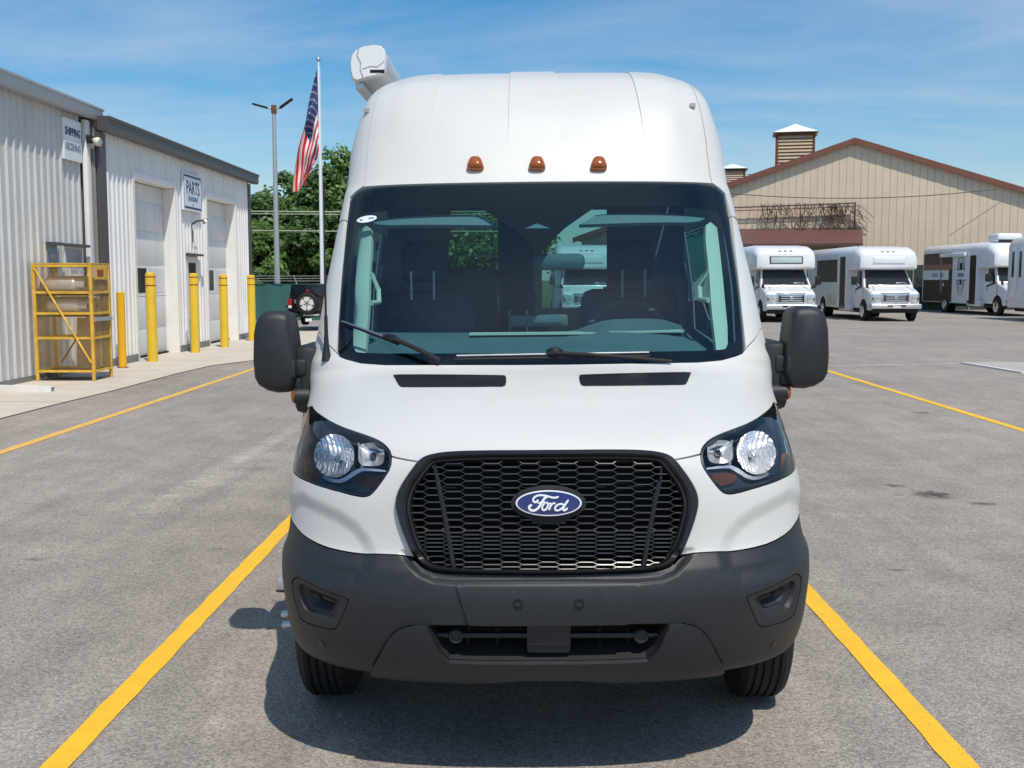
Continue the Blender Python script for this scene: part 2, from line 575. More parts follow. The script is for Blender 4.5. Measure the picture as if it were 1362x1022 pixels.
def line_material():
    m = mat('yellow_line_paint', (0.86, 0.50, 0.02), 0.6, var=0.06, vscale=6)
    t = m.node_tree
    b = t.nodes['Principled BSDF']
    src = b.inputs['Base Color'].links[0].from_socket
    g = t.nodes.new('ShaderNodeNewGeometry')
    n = t.nodes.new('ShaderNodeTexNoise')
    n.inputs['Scale'].default_value = 55; n.inputs['Detail'].default_value = 6; n.inputs['Roughness'].default_value = 0.75
    t.links.new(g.outputs['Position'], n.inputs['Vector'])
    r = t.nodes.new('ShaderNodeMapRange')
    r.inputs['From Min'].default_value = 0.60; r.inputs['From Max'].default_value = 0.68
    t.links.new(n.outputs['Fac'], r.inputs['Value'])
    mx = t.nodes.new('ShaderNodeMix'); mx.data_type = 'RGBA'
    mx.inputs['B'].default_value = (0.20, 0.15, 0.09, 1)
    t.links.new(r.outputs[0], mx.inputs['Factor'])
    t.links.new(src, mx.inputs['A'])
    t.links.new(mx.outputs['Result'], b.inputs['Base Color'])
    bp = t.nodes.new('ShaderNodeBump')
    bp.inputs['Strength'].default_value = 0.4; bp.inputs['Distance'].default_value = 0.004
    n2 = t.nodes.new('ShaderNodeTexNoise'); n2.inputs['Scale'].default_value = 110
    t.links.new(g.outputs['Position'], n2.inputs['Vector'])
    t.links.new(n2.outputs['Fac'], bp.inputs['Height'])
    t.links.new(bp.outputs[0], b.inputs['Normal'])
    return m


M_asphalt = asphalt_material()
M_line = line_material()
M_linefade = mat('faded_yellow_line_paint', (0.72, 0.44, 0.10), 0.7, var=0.14, vscale=14, bump=0.3, bscale=110)
M_concrete = mat('pale_concrete', (0.56, 0.50, 0.42), 0.85, var=0.10, vscale=1.6, bump=0.25, bscale=90)
M_concrete2 = mat('concrete_slab', (0.42, 0.40, 0.37), 0.85, var=0.08, vscale=1.2, bump=0.25, bscale=90)
M_base = mat('grey_foundation', (0.22, 0.22, 0.21), 0.85, var=0.12, vscale=4)
M_grass = mat('rough_grass', (0.07, 0.11, 0.035), 0.9, var=0.3, vscale=1.5)

ground_sheet('ground', [(-900, -60), (900, -60), (900, 1800), (-900, 1800)], -0.03, M_grass, 'rough grass far beyond the lot')
ground_sheet('asphalt_lot', [(-60, -40), (60, -40), (60, 61), (-60, 61)], 0.0, M_asphalt, 'worn grey asphalt of the lot')


def strip(name, a, b, w, z, m, label, wob=0.0):
    a = Vector((a[0], a[1])); b = Vector((b[0], b[1]))
    d = (b - a); n = Vector((-d.y, d.x)).normalized()
    k = max(2, int(d.length / 0.12)) if wob else 2
    vs = []; fs = []
    for i in range(k):
        p = a + d * (i / (k - 1))
        e0, e1 = random.uniform(-wob, wob), random.uniform(-wob, wob)
        q = p - n * (w / 2 + e0); r = p + n * (w / 2 + e1)
        vs += [(q.x, q.y, z), (r.x, r.y, z)]
        if i: fs.append((2 * i - 2, 2 * i - 1, 2 * i + 1, 2 * i))
    me = bpy.data.meshes.new(name)
    me.from_pydata(vs, [], fs)
    return tag(link(name, me, m), label, None, None, 'structure')


strip('parking_line', (-1.600, -4), (-1.600, 9.8), 0.104, 0.004, M_line, 'bright yellow line by the passenger side of the white van', 0.004)
strip('parking_line', (1.510, -4), (1.510, 9.8), 0.104, 0.004, M_line, 'bright yellow line by the driver side of the white van', 0.004)
strip('parking_line', (-5.06, -4), (-5.02, 21.2), 0.12, 0.004, M_linefade, 'faded yellow line near the concrete apron', 0.004)
strip('parking_line', (5.47, -4), (5.55, 20.2), 0.115, 0.004, M_line, 'yellow line on the open asphalt towards the parked buses', 0.003)

apron = [(-8.3, -20), (-6.25, -20), (-6.25, 12.5), (-6.22, 14.2), (-6.13, 16.2), (-6.12, 19.0), (-6.02, 20.9), (-5.15, 23.4), (-3.9, 25.5), (-3.6, 29.5), (-3.3, 36), (-8.3, 36)]
ground_sheet('concrete_apron', apron, 0.012, M_concrete, 'pale concrete apron along the metal buildings')
for i, y in enumerate((14.6, 18.3, 22.0, 25.7, 29.4)):
    strip('apron_joint', (-7.8, y), (-6.2, y), 0.012, 0.0145, M_gap, 'dark saw-cut joint across the concrete apron')
ground_sheet('concrete_slab', [(8.75, 21.6), (8.93, 19.3), (9.9, 8), (40, 8), (40, 22.3), (9.0, 22.0)], 0.006, M_concrete2, 'paler concrete slab beyond the open asphalt')
M_kerb = mat('white_edge', (0.62, 0.61, 0.58), 0.8, var=0.15, vscale=3)
me_ = MB()
me_.box(-.05, .05, 0, 2.3, 0, 0.03)
o_ = me_.build('slab_edge', M_kerb, None, loc=(8.72, 21.65, 0), rot=(0, 0, math.atan2(0.16, -2.3) + R(90)))
o_.rotation_euler = (0, 0, R(180) + math.atan2(0.16, 2.3) * 1.0)
tag(o_, 'white raised edge of the concrete slab', None, None, 'structure')
strip('seam_line', (4.5, 20.75), (8.74, 21.65), 0.07, 0.004, M_kerb, 'pale broken seam across the asphalt', 0.03)


# ------------------------------------------------------------------ near metal building and parts building
WX = -7.85
_panel_cache = {}


def wall_panel(root, m, y0, w, z0, z1, pitch=0.25, h=0.034):
    key = (m.name, round(w, 3), round(z1 - z0, 3))
    if key not in _panel_cache:
        prof = []
        n = max(1, int(round(w / pitch)))
        pw = w / n
        for i in range(n):
            b0 = i * pw
            prof += [(b0, 0), (b0 + pw * 0.34, 0), (b0 + pw * 0.34 + .028, h), (b0 + pw * 0.34 + .062, h), (b0 + pw * 0.34 + .09, 0)]
        prof.append((w, 0))
        vs = []; fs = []
        for (y, x) in prof:
            vs += [(x, y, 0), (x, y, z1 - z0)]
        for i in range(len(prof) - 1):
            fs.append((2 * i, 2 * i + 2, 2 * i + 3, 2 * i + 1))
        # back sheet closes the panel
        vs += [(-.02, 0, 0), (-.02, 0, z1 - z0), (-.02, w, 0), (-.02, w, z1 - z0)]
        k = len(vs) - 4
        fs += [(k, k + 1, k + 3, k + 2), (0, 1, k + 1, k), (2 * len(prof) - 2, k + 2, k + 3, 2 * len(prof) - 1)]
        me = bpy.data.meshes.new('wall_panel')
        me.from_pydata(vs, [], fs)
        me.materials.append(m)
        _panel_cache[key] = me
    return link('wall_panel', _panel_cache[key], None, root, (0, y0, z0))


def bar(root, name, m, x0, x1, y0, y1, z0, z1, bevel=0.0):
    return MB().box(x0, x1, y0, y1, z0, z1).build(name, m, root, bevel=bevel)


# near building: Y 6 .. 20.2
NX = -8.05
nb = empty('metal_building', (NX, 0, 0), 0, 'grey ribbed metal building with shipping sign and pale gutter', 'building')
y = 6.25
while y < 19.8:
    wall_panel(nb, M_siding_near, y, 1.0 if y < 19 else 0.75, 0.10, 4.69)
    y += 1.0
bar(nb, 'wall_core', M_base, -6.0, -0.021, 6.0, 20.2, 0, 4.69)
gut = MB()
gut.prism([(0.005, 4.595), (0.20, 4.575), (0.215, 4.605), (0.215, 4.77), (0.245, 4.78), (0.245, 4.815), (0.005, 4.815)], 'y', 6.0, 20.62)
gut.build('gutter', M_fascia_lt, nb)
bar(nb, 'roof', M_fascia_lt, -6.0, 0.0, 6.0, 20.22, 4.692, 4.88)
bar(nb, 'foundation', M_base, 0.0, 0.03, 6.0, 20.2, 0.0, 0.10)
bar(nb, 'downspout', M_siding, 0.036, 0.12, 20.02, 20.22, 0.1, 4.55, 0.012)
win = MB()
for (ya, yb, z0, z1) in ((18.36, 18.77, 1.70, 2.255),):
    win.box(0.036, 0.05, ya, yb, z0, z1)
w1 = win.build('window', M_signgrey, nb)
bar(w1, 'pane', M_darkglass, 0.05, 0.056, ya + .08, yb - .08, 1.78, 2.10)
bar(w1, 'window_hood', M_fascia_dark, 0.05, 0.16, ya - .05, yb + .05, 2.24, 2.29)
w2 = MB().box(0.036, 0.05, 19.07, 19.85, 1.35, 2.235).build('window', M_doorwhite, nb)
bar(w2, 'pane', mat('blue_grey_pane', (.10, .13, .16), .1), 0.05, 0.056, 19.13, 19.79, 1.96, 2.20)
bar(w2, 'window_hood', M_fascia_dark, 0.05, 0.17, 19.02, 19.91, 2.235, 2.285)
wn_ = MB().box(NX + 0.058, NX + 0.066, 19.20, 19.65, 1.40, 1.94).build('notice_sign', M_signwhite)
tag(wn_, 'small white notice with two rows of print in the window above the yellow cage', 'sign')
for k, (zz) in enumerate((1.79, 1.68)):
    mb = MB()
    for j in range(5):
        mb.box(NX + .0665, NX + .068, 19.27 + j * .064, 19.27 + j * .064 + .044, zz - .03, zz + .03)
    mb.build('print_row', M_signgrey, wn_)

# shipping sign
ms = (Vector((1, 0, 0)),)


def wall_sign(name, y0, y1, z0, z1, x, label, W=WX):
    o = MB().box(W + .036, W + x, y0, y1, z0, z1).build(name, M_signwhite, bevel=0.006, seg=1)
    tag(o, label, 'sign')
    return o


def sign_text(parent, body, yc, zc, size, x, m, sx=1.0, W=WX):
    return text_obj('lettering', body, size, frame((W + x, yc, zc), (0, 1, 0), (0, 0, 1)), m, parent, 0.002, sx, 0.004)


s1 = wall_sign('shipping_sign', 19.13, 19.90, 3.75, 4.47, 0.085, 'white sign reading shipping receiving high on the ribbed wall', NX)
sign_text(s1, 'SHIPPING', 19.515, 4.24, 0.19, 0.088, M_signblue, 0.82, NX)
sign_text(s1, 'RECEIVING', 19.515, 3.98, 0.17, 0.088, M_signgrey, 0.78, NX)

fl = empty('flood_light', (NX + .125, 20.10, 4.20), 0, 'black twin-head flood light beside the white downspout', 'light')
bar(fl, 'mount_box', M_blackmat, 0, .09, -.10, .04, -.07, .07, .01)
MB().lathe([(.02, 0), (.075, .06), (.08, .12)], (.09, -.02, 0), (1, .1, -.5), 14).build('lamp_head', M_trim, fl)
MB().lathe([(.02, 0), (.075, .06), (.08, .12)], (.09, .05, -.02), (.6, .9, -.25), 14).build('lamp_head', M_alu, fl)

# parts building: Y 20.25 .. 31.45
pb = empty('parts_building', (WX, 0, 0), 0, 'white ribbed metal building with two overhead doors and dark fascia', 'building')
D1 = (21.98, 24.72); D2 = (27.02, 29.86); DH = 3.82
ZB, ZT = 0.16, 4.44


def run_panels(y0, y1, z0, z1):
    n = max(1, int(math.ceil((y1 - y0) / 1.05)))
    w = (y1 - y0) / n
    for i in range(n):
        wall_panel(pb, M_siding, y0 + i * w, w, z0, z1)


run_panels(20.62, D1[0], ZB, ZT)
run_panels(D1[0], D1[1], DH, ZT)
run_panels(D1[1], 25.42, ZB, ZT)
run_panels(25.42, 26.32, 2.28, ZT)
run_panels(26.32, D2[0], ZB, ZT)
run_panels(D2[0], D2[1], DH, ZT)
run_panels(D2[1], 31.25, ZB, ZT)
core = MB()
for (a, b) in ((20.25, D1[0]), (D1[1], D2[0]), (D2[1], 31.45)):
    core.box(-8.0, -0.021, a, b, 0, 4.44)
for (a, b) in (D1, D2):
    core.box(-8.0, -0.45, a, b, 0, 4.44)
    core.box(-0.449, -0.021, a, b, DH, 4.44)
core.build('wall_core', M_base, pb)
fa = MB()
fa.prism([(0.005, 4.40), (0.17, 4.38), (0.22, 4.42), (0.22, 4.60), (0.25, 4.615), (0.25, 4.655), (0.005, 4.655)], 'y', 20.32, 31.75)
fa.build('fascia', M_fascia_dark, pb)
bar(pb, 'roof', M_fascia_dark, -8.0, 0.0, 20.24, 31.75, 4.442, 4.70)
bar(pb, 'corner_trim', M_fascia_dark, 0.0, 0.05, 20.26, 20.60, 0.05, 4.36)
bar(pb, 'corner_trim', M_fascia_dark, -.02, 0.045, 31.25, 31.5, 0.05, 4.37)
for (a, b) in ((20.62, D1[0] - .02), (D1[1] + .02, 25.42), (26.32, D2[0] - .02), (D2[1] + .02, 31.4)):
    bar(pb, 'foundation', M_base, 0.0, 0.06, a, b, 0.0, ZB)
for di, (a, b) in enumerate((D1, D2)):
    dr = MB().box(-0.30, -0.255, a + .12, b - .065, 0.05, DH - .14).build('overhead_door', M_doorwhite, pb)
    for z0, z1 in ((0.055, 0.60), (0.62, 1.30), (1.97, 2.68), (2.70, 3.30), (3.32, DH - .15)):
        bar(dr, 'door_section', M_doorwhite, -0.255, -0.243, a + .13, b - .07, z0, z1, 0.004)
    ym = a + .13 + (b - a) * .50
    bar(dr, 'window_frame', M_jamb, -0.255, -0.238, a + .13, b - .07, 1.31, 1.96)
    bar(dr, 'pane', M_darkglass, -0.238, -0.232, a + .24, ym - .06, 1.38, 1.90)
    bar(dr, 'pane', M_doorwhite, -0.238, -0.232, ym + .06, b - .12, 1.38, 1.90)
    bar(pb, 'door_header', M_jamb, -0.25, 0.045, a, b, DH - .13, DH - .003)
    bar(pb, 'door_jamb', M_jamb, -0.25, 0.045, a, a + .11, 0.012, DH - .135)
    bar(pb, 'door_jamb', M_jamb, -0.254, 0.045, b - .062, b - .002, 0.012, DH - .135)
    bar(pb, 'door_sill', M_gap, -0.29, -0.20, a + .12, b - .07, 0.0, 0.045)
md = MB().box(-.02, 0.01, 25.46, 26.28, 0.05, 2.20).build('service_door', M_doorwhite, pb)
bar(md, 'pane', M_darkglass, 0.01, 0.016, 25.60, 26.14, 1.25, 2.05)
bar(md, 'kick_plate', M_signgrey, 0.01, 0.015, 25.55, 26.2, 0.12, 0.75)
bar(pb, 'door_canopy', M_fascia_dark, 0.012, 0.16, 25.40, 26.34, 2.215, 2.265)
s2 = wall_sign('parts_sign', 25.10, 26.48, 3.25, 4.10, 0.10, 'framed sign reading parts department between the overhead doors')
for (z0, z1) in ((3.30, 3.345), (4.02, 4.065)):
    bar(s2, 'border_band', M_signblue, WX + .1, WX + .103, 25.16, 26.42, z0, z1)
for (a, b) in ((25.105, 25.135), (26.445, 26.475)):
    bar(s2, 'border_band', M_signgrey, WX + .1, WX + .103, a, b, 3.30, 4.065)
sign_text(s2, 'PARTS', 25.80, 3.77, 0.42, 0.104, M_signblue, 0.86)
sign_text(s2, 'DEPARTMENT', 25.80, 3.53, 0.145, 0.104, M_signgrey, 0.86)
sign_text(s2, 'v', 25.80, 3.40, 0.11, 0.104, M_signblue)
wl = empty('wall_lamp', (WX + .036, 25.85, 2.95), 0, 'small bent-arm lamp on the white wall under the parts sign', 'lamp')
MB().tube([(0, 0, 0), (.12, .0, .08), (.26, .02, .10)], .018).build('arm', M_blackmat, wl)
MB().lathe([(.03, 0), (.07, .05), (.075, .10)], (.26, .02, .12), (.6, .1, -.6), 12).build('lamp_head', M_alu, wl)
MB().tube([(0, 0, -.02), (.015, 0, -.2), (.01, .03, -.42)], .012, 6).build('conduit', M_blackmat, wl)

# ------------------------------------------------------------------ bollards
def bollard_round(x, y, h, r, label, bands=True, m=None, grp='yellow bollards along the apron'):
    rt = empty('bollard', (x, y, 0.012), 0, label, 'bollard', grp)
    if bands:
        MB().lathe([(r, 0), (r, h - .05), (r * .93, h - .02), (r * .7, h)], (0, 0, 0), (0, 0, 1), 24).build('sleeve', m or M_yellow, rt)
        for z in (h - .27, h - .10):
            MB().lathe([(r + .003, 0), (r + .003, .022)], (0, 0, z), (0, 0, 1), 24).build('band', M_redband, rt)
    else:
        MB().lathe([(r, 0), (r, h - .015), (r * .8, h)], (0, 0, 0), (0, 0, 1), 24).build('post', m or M_yellow2, rt)
        MB().lathe([(r + .03, 0), (r + .03, .012)], (0, 0, 0), (0, 0, 1), 20).build('base_plate', M_rust, rt)
    return rt


bollard_round(-7.53, 20.36, 1.42, 0.075, 'short plain orange-yellow post beside the cage, lowest of the posts', False)
bollard_round(-7.47, 21.86, 1.79, 0.10, 'banded yellow bollard in front of the first overhead door')
bollard_round(-7.42, 24.57, 1.79, 0.10, 'banded yellow bollard in front of the service door')
bollard_round(-7.28, 26.48, 1.77, 0.10, 'banded yellow bollard just before the second overhead door')
bollard_round(-7.33, 29.41, 1.77, 0.10, 'farthest banded yellow bollard by the building corner')

# ------------------------------------------------------------------ gas cylinder cage
CX0, CX1, CY0, CY1, CH = -7.95, -6.98, 17.63, 18.42, 1.90
cg = empty('gas_cage', ((CX0 + CX1) / 2, (CY0 + CY1) / 2, 0.012), 0, 'rusty yellow mesh cage for gas cylinders standing against the wall', 'cage')
hx, hy = (CX1 - CX0) / 2, (CY1 - CY0) / 2
for sx in (-1, 1):
    for sy in (-1, 1):
        x, y = sx * (hx - .025), sy * (hy - .025)
        MB().box(x - .025, x + .025, y - .025, y + .025, 0, CH).build('corner_post', M_cageyel, cg, bevel=0.004, seg=1)
for z in (0.16, 0.70, 1.10, 1.44, CH - .03):
    b_ = MB()
    b_.box(-hx + .05, hx - .05, -hy, -hy + .035, z - .02, z + .02)
    b_.box(-hx + .05, hx - .05, hy - .035, hy, z - .02, z + .02)
    b_.box(-hx, -hx + .035, -hy + .05, hy - .05, z - .02, z + .02)
    b_.box(hx - .035, hx, -hy + .05, hy - .05, z - .02, z + .02)
    b_.build('rail', M_cageyel, cg)
MB().cyl((-hx + .05, -hy - .012, CH - .07), (hx - .05, -hy - .012, .30), .018, n=8).build('brace', M_cageyel, cg)
MB().cyl((hx - .06, hy - .05, CH - .45), (-hx + .12, hy - .05, .25), .016, n=8).build('brace', M_rust, cg)
bar(cg, 'roof_sheet', M_cageyel, -hx, hx, -hy, hy, CH, CH + .015)
for z in (1.08, 1.42):
    bar(cg, 'shelf', M_rust, -hx + .04, hx - .04, -hy + .04, hy - .04, z - .035, z - .022)
bar(cg, 'floor_sheet', M_rust, -hx + .04, hx - .04, -hy + .04, hy - .04, .14, .155)


def mesh_sheet(w, h, p=0.062, q=0.036, r=0.0019):
    """expanded metal: crossing thin bars in a w x h sheet (in x and z)"""
    mb = MB()
    nx = int(w / p); nz = int(h / q)
    for i in range(nx):
        for k in range(nz):
            x0, z0 = i * p, k * q
            c = (x0 + p / 2, z0 + q / 2)
            for (a, b) in (((x0, c[1]), (c[0], z0 + q)), ((c[0], z0 + q), (x0 + p, c[1])), ((x0, c[1]), (c[0], z0)), ((c[0], z0), (x0 + p, c[1]))):
                dx, dz = b[0] - a[0], b[1] - a[1]
                l = math.hypot(dx, dz); nx_, nz_ = -dz / l * r, dx / l * r
                mb.add([(a[0] - nx_, 0, a[1] - nz_), (b[0] - nx_, 0, b[1] - nz_), (b[0] + nx_, 0, b[1] + nz_), (a[0] + nx_, 0, a[1] + nz_), (a[0], .005, a[1]), (b[0], .005, b[1])],
                       [(0, 1, 2, 3), (0, 4, 5, 1), (3, 2, 5, 4)])
    return mb


sh = mesh_sheet(2 * hx - .1, CH - .26)
o = sh.build('mesh_screen', M_meshyel, cg, smooth=False, loc=(-hx + .05, -hy + .01, .2)); o['kind'] = 'stuff'
sh2 = mesh_sheet(2 * hy - .1, CH - .26)
o = sh2.build('mesh_screen', M_meshyel, cg, smooth=False, loc=(hx - .012, -hy + .05, .2), rot=(0, 0, R(90))); o['kind'] = 'stuff'
bar(cg, 'warning_plate', M_cageyel, hx, hx + .008, -hy + .12, hy - .12, CH - .25, CH - .04)
bar(cg, 'warning_label', M_redband, hx + .008, hx + .011, -hy + .22, hy - .3, CH - .20, CH - .09)
bar(cg, 'latch_bar', M_galv, hx, hx + .03, -hy + .05, hy - .02, .97, 1.03)


def gas_cylinder(y, z, label, dx=0.0):
    rt = empty('gas_cylinder', ((CX0 + CX1) / 2 + dx, y, z), 0, label, 'gas cylinder', 'gas cylinders lying in the cage')
    prof = [(.02, -.36), (.08, -.352), (.13, -.32), (.152, -.28), (.156, -.27), (.156, -.09), (.160, -.085), (.160, -.07), (.156, -.065), (.156, .13), (.152, .16), (.12, .21), (.06, .235), (.05, .24)]
    MB().lathe(prof, (0, 0, 0), (1, 0, 0), 28).build('tank', M_tank, rt)
    col = MB()
    n = 24
    for i in range(n):
        a0, a1 = 2 * math.pi * i / n, 2 * math.pi * (i + 1) / n
        if 13 <= i <= 15: continue
        vs = []
        for (r, h) in ((.128, .2), (.128, .335), (.118, .335), (.118, .2)):
            for a in (a0, a1): vs.append((h, r * math.cos(a), r * math.sin(a)))
        col.add(vs, [(0, 1, 3, 2), (2, 3, 5, 4), (4, 5, 7, 6), (0, 2, 4, 6), (1, 3, 5, 7)])
    col.build('collar', M_tank, rt)
    MB().cyl((.24, 0, 0), (.31, 0, 0), .025, n=10).build('valve', M_rust, rt)
    return rt


for row, (z, t) in enumerate(((1.225, 'middle'), (1.565, 'top'))):
    gas_cylinder(CY0 + .24, z, f'silver gas cylinder at the front of the {t} shelf of the yellow cage', -.02 + .03 * (row == 0))
    gas_cylinder(CY0 + .56, z, f'silver gas cylinder at the back of the {t} shelf of the yellow cage', .03)
bd = MB().box(-.06, .34, -.012, .012, 0, .86).build('board', M_tan_card, loc=((CX0 + CX1) / 2 + .03, CY1 - .25, .17), rot=(R(-6), 0, 0))
tag(bd, 'pale brown board leaning inside the bottom of the yellow cage', 'board')

pp = MB()
pp.prism([(-.05, 0), (.05, 0), (.05, .085), (-.05, .085)], 'y', 0, 1)
p0 = G(-60, 520, .0); p1 = G(71, 523, .0)
dv = Vector((p1[0] - p0[0], p1[1] - p0[1], 0))
sp = MB()
for (a, b, c, d) in ((-.055, .055, 0, .01), (-.055, .055, .075, .085), (-.055, -.045, .01, .075), (.045, .055, .01, .075)):
    sp.box(a, b, 0, dv.length, c, d)
o = sp.build('downspout_pipe', M_siding, loc=(p0[0], p0[1], .013), rot=(0, 0, math.atan2(dv.y, dv.x) - R(90)))
tag(o, 'loose white downspout pipe lying on the concrete before the cage', 'pipe')

# ------------------------------------------------------------------ green fence, lamp post, flagpole
def green_fence(x0, x1, y, z0, z1, label, m, n):
    rt = empty('privacy_fence', ((x0 + x1) / 2, y, 0), 0, label, 'fence')
    w = (x1 - x0) / n
    for i in range(n):
        a = x0 - (x0 + x1) / 2 + i * w
        mb = MB()
        k = 10
        vs = []
        for j in range(k + 1):
            for zz in (z0, z1):
                vs.append((a + w * j / k, 0.05 + 0.04 * math.sin(j * 1.9 + zz) * (0.3 if j in (0, k) else 1), zz))
        mb.add(vs, [(2 * j, 2 * j + 2, 2 * j + 3, 2 * j + 1) for j in range(k)])
        mb.build('screen_panel', m, rt)
        MB().tube([(a, 0, z0), (a, 0, z1 + .02), (a - .1, -.12, z1 + .32)], .03, 6).build('post', M_galv, rt)
    wr = MB()
    for h in (.1, .2, .3):
        wr.tube([(x0 - (x0 + x1) / 2, -.12 * h / .3, z1 + h), (x1 - (x0 + x1) / 2, -.12 * h / .3, z1 + h)], .008, 4)
    wr.build('barbed_wire', M_galv, rt)
    return rt


green_fence(-18.5, -4.6, 44.5, -0.2, 1.50, 'low green fabric-screened fence under the tall trees', M_green, 6)
green_fence(12.0, 40.0, 60.2, 0.0, 2.45, 'dark green fence behind the parked buses', M_fencegreen, 9)

lp = PY(369, 377, 46.5)
lamp = empty('lamp_post', (lp[0], 46.5, 0), 0, 'tall grey lamp post with two angled lamp heads beyond the green fence', 'lamp post')
ZL = PY(366, 140, 46.5)[2]
MB().lathe([(.13, 0), (.125, 1), (.075, ZL)], (0, 0, 0), (0, 0, 1), 12).build('pole', M_galv, lamp)
for s, ang in ((-1, 22), (1, 35)):
    e = Vector((s * .25, 0, ZL - .12))
    MB().tube([(0, 0, ZL - .15), (s * .28, 0, ZL - .12)], .035, 8).build('arm', M_galv, lamp)
    h = MB().box(0, .66, -.14, .14, -.035, .035)
    h.build('lamp_head', M_blackmat, lamp, bevel=0.02, loc=tuple(e), rot=(0, -R(ang) if s > 0 else R(180 + 15), 0))
MB().box(-.10, .10, -.10, .10, ZL - .35, ZL).build('head_bracket', M_rust, lamp, bevel=.02)

fp = PY(427.5, 330, 49.0)
ZF = PY(422, 82, 49.0)[2]
pole = empty('flagpole', (fp[0], 49.0, 0), 0, 'slim white flagpole carrying the striped flag', 'flagpole')
MB().lathe([(.085, 0), (.08, 2), (.04, ZF)], (0, 0, 0), (0, 0, 1), 12).build('pole', M_whitemetal, pole)
MB().lathe([(.02, 0), (.08, .04), (.10, .10), (.08, .16), (.02, .20)], (0, 0, ZF), (0, 0, 1), 12).build('finial', M_alu, pole)
MB().tube([(.10, 0, 1.2), (.06, 0, ZF - .2)], .012, 4).build('halyard', M_whitemetal, pole)
MB().tube([(-.05, -.05, 1.4), (.02, -.1, 1.55), (.06, -.08, 1.4)], .06, 6).build('halyard_cleat', M_whitemetal, pole)

# flag: 13 stripes, hangs limp and slants away from the pole
def make_flag():
    NI, NJ = 44, 39
    top = PY(421.5, 92, 49.0); bot = PY(424.3, 196, 49.0)
    tipa = PY(392.5, 256, 49.0); tipb = PY(405, 247, 49.0)
    o = Vector(top)
    vs = []
    for i in range(NI + 1):
        f = i / NI
        for j in range(NJ + 1):
            g = j / NJ
            h = Vector(top).lerp(Vector(bot), g)
            e = Vector(tipa).lerp(Vector(tipb), g)
            p = h.lerp(e, f)
            sag = 4 * f * (1 - f)
            p.x += -0.22 * sag * (1 - g) + .10 * sag * g
            p.x += 0.10 * math.sin(g * 9 + f * 4) * (f ** .5)
            p.y += 0.24 * math.sin(g * 13 + f * 5.0) * min(1, f * 3) + 0.06 * math.sin(f * 17 + g * 3)
            vs.append(p - o)
    fs = []; mi = []
    for i in range(NI):
        for j in range(NJ):
            a = i * (NJ + 1) + j
            fs.append((a, a + 1, a + NJ + 2, a + NJ + 1))
            s = j // 3
            if s < 7 and i < NI * 0.40:
                mi.append(2)
            else:
                mi.append(0 if s % 2 == 0 else 1)
    mb = MB(); mb.v = [tuple(p) for p in vs]; mb.f = fs; mb.mi = mi
    fo = mb.build('flag', [M_flagred, M_flagwhite, M_flagblue], None, loc=tuple(o))
    tag(fo, 'limp red and white striped flag with starred blue canton', 'flag')
    # stars: five-pointed, laid on both faces of the canton
    st = MB()

    def pos(f, g):
        i = min(NI - 1, int(f * NI)); j = min(NJ - 1, int(g * NJ)); a, b = f * NI - i, g * NJ - j
        A = vs[i * (NJ + 1) + j]; B = vs[(i + 1) * (NJ + 1) + j]; C = vs[i * (NJ + 1) + j + 1]; D = vs[(i + 1) * (NJ + 1) + j + 1]
        return (A * (1 - a) + B * a) * (1 - b) + (C * (1 - a) + D * a) * b
    for r in range(9):
        for c in range(6 if r % 2 == 0 else 5):
            f = (0.036 + (c + (0 if r % 2 == 0 else .5)) * 0.0655)
            g = 0.030 + r * 0.0600
            pts = []
            for k in range(10):
                rr = (1.0 if k % 2 == 0 else .45)
                t = math.pi / 2 + k * math.pi / 5
                pts.append(pos(min(.999, max(0, f + rr * .013 * math.cos(t))), min(.999, max(0, g - rr * .017 * math.sin(t)))))
            for sgn in (-1, 1):
                q = [p + Vector((0, sgn * .03, 0)) for p in pts]
                cc = pos(f, g) + Vector((0, sgn * .03, 0))
                st.add([cc] + q, [(0, 1 + k, 1 + (k + 1) % 10) for k in range(10)])
    so = st.build('stars', M_flagwhite, fo, smooth=False)
    so['kind'] = 'stuff'


make_flag()

# utility wires in front of the trees
for k, (va, vb, r) in enumerate(((281, 281, .035), (284, 285, .025), (306, 308, .03))):
    a = PY(250, va, 56); b = PY(720, vb, 56)
    mid = (Vector(a) + Vector(b)) / 2 - Vector((0, 0, .05))
    o = MB().tube([a, mid, b], r, 5).build('utility_wire', mat('pale_wire', (.35, .40, .28), .7))
    tag(o, ('upper', 'second', 'lowest')[k] + ' pale utility wire strung in front of the trees', 'wire', 'utility wires before the trees')


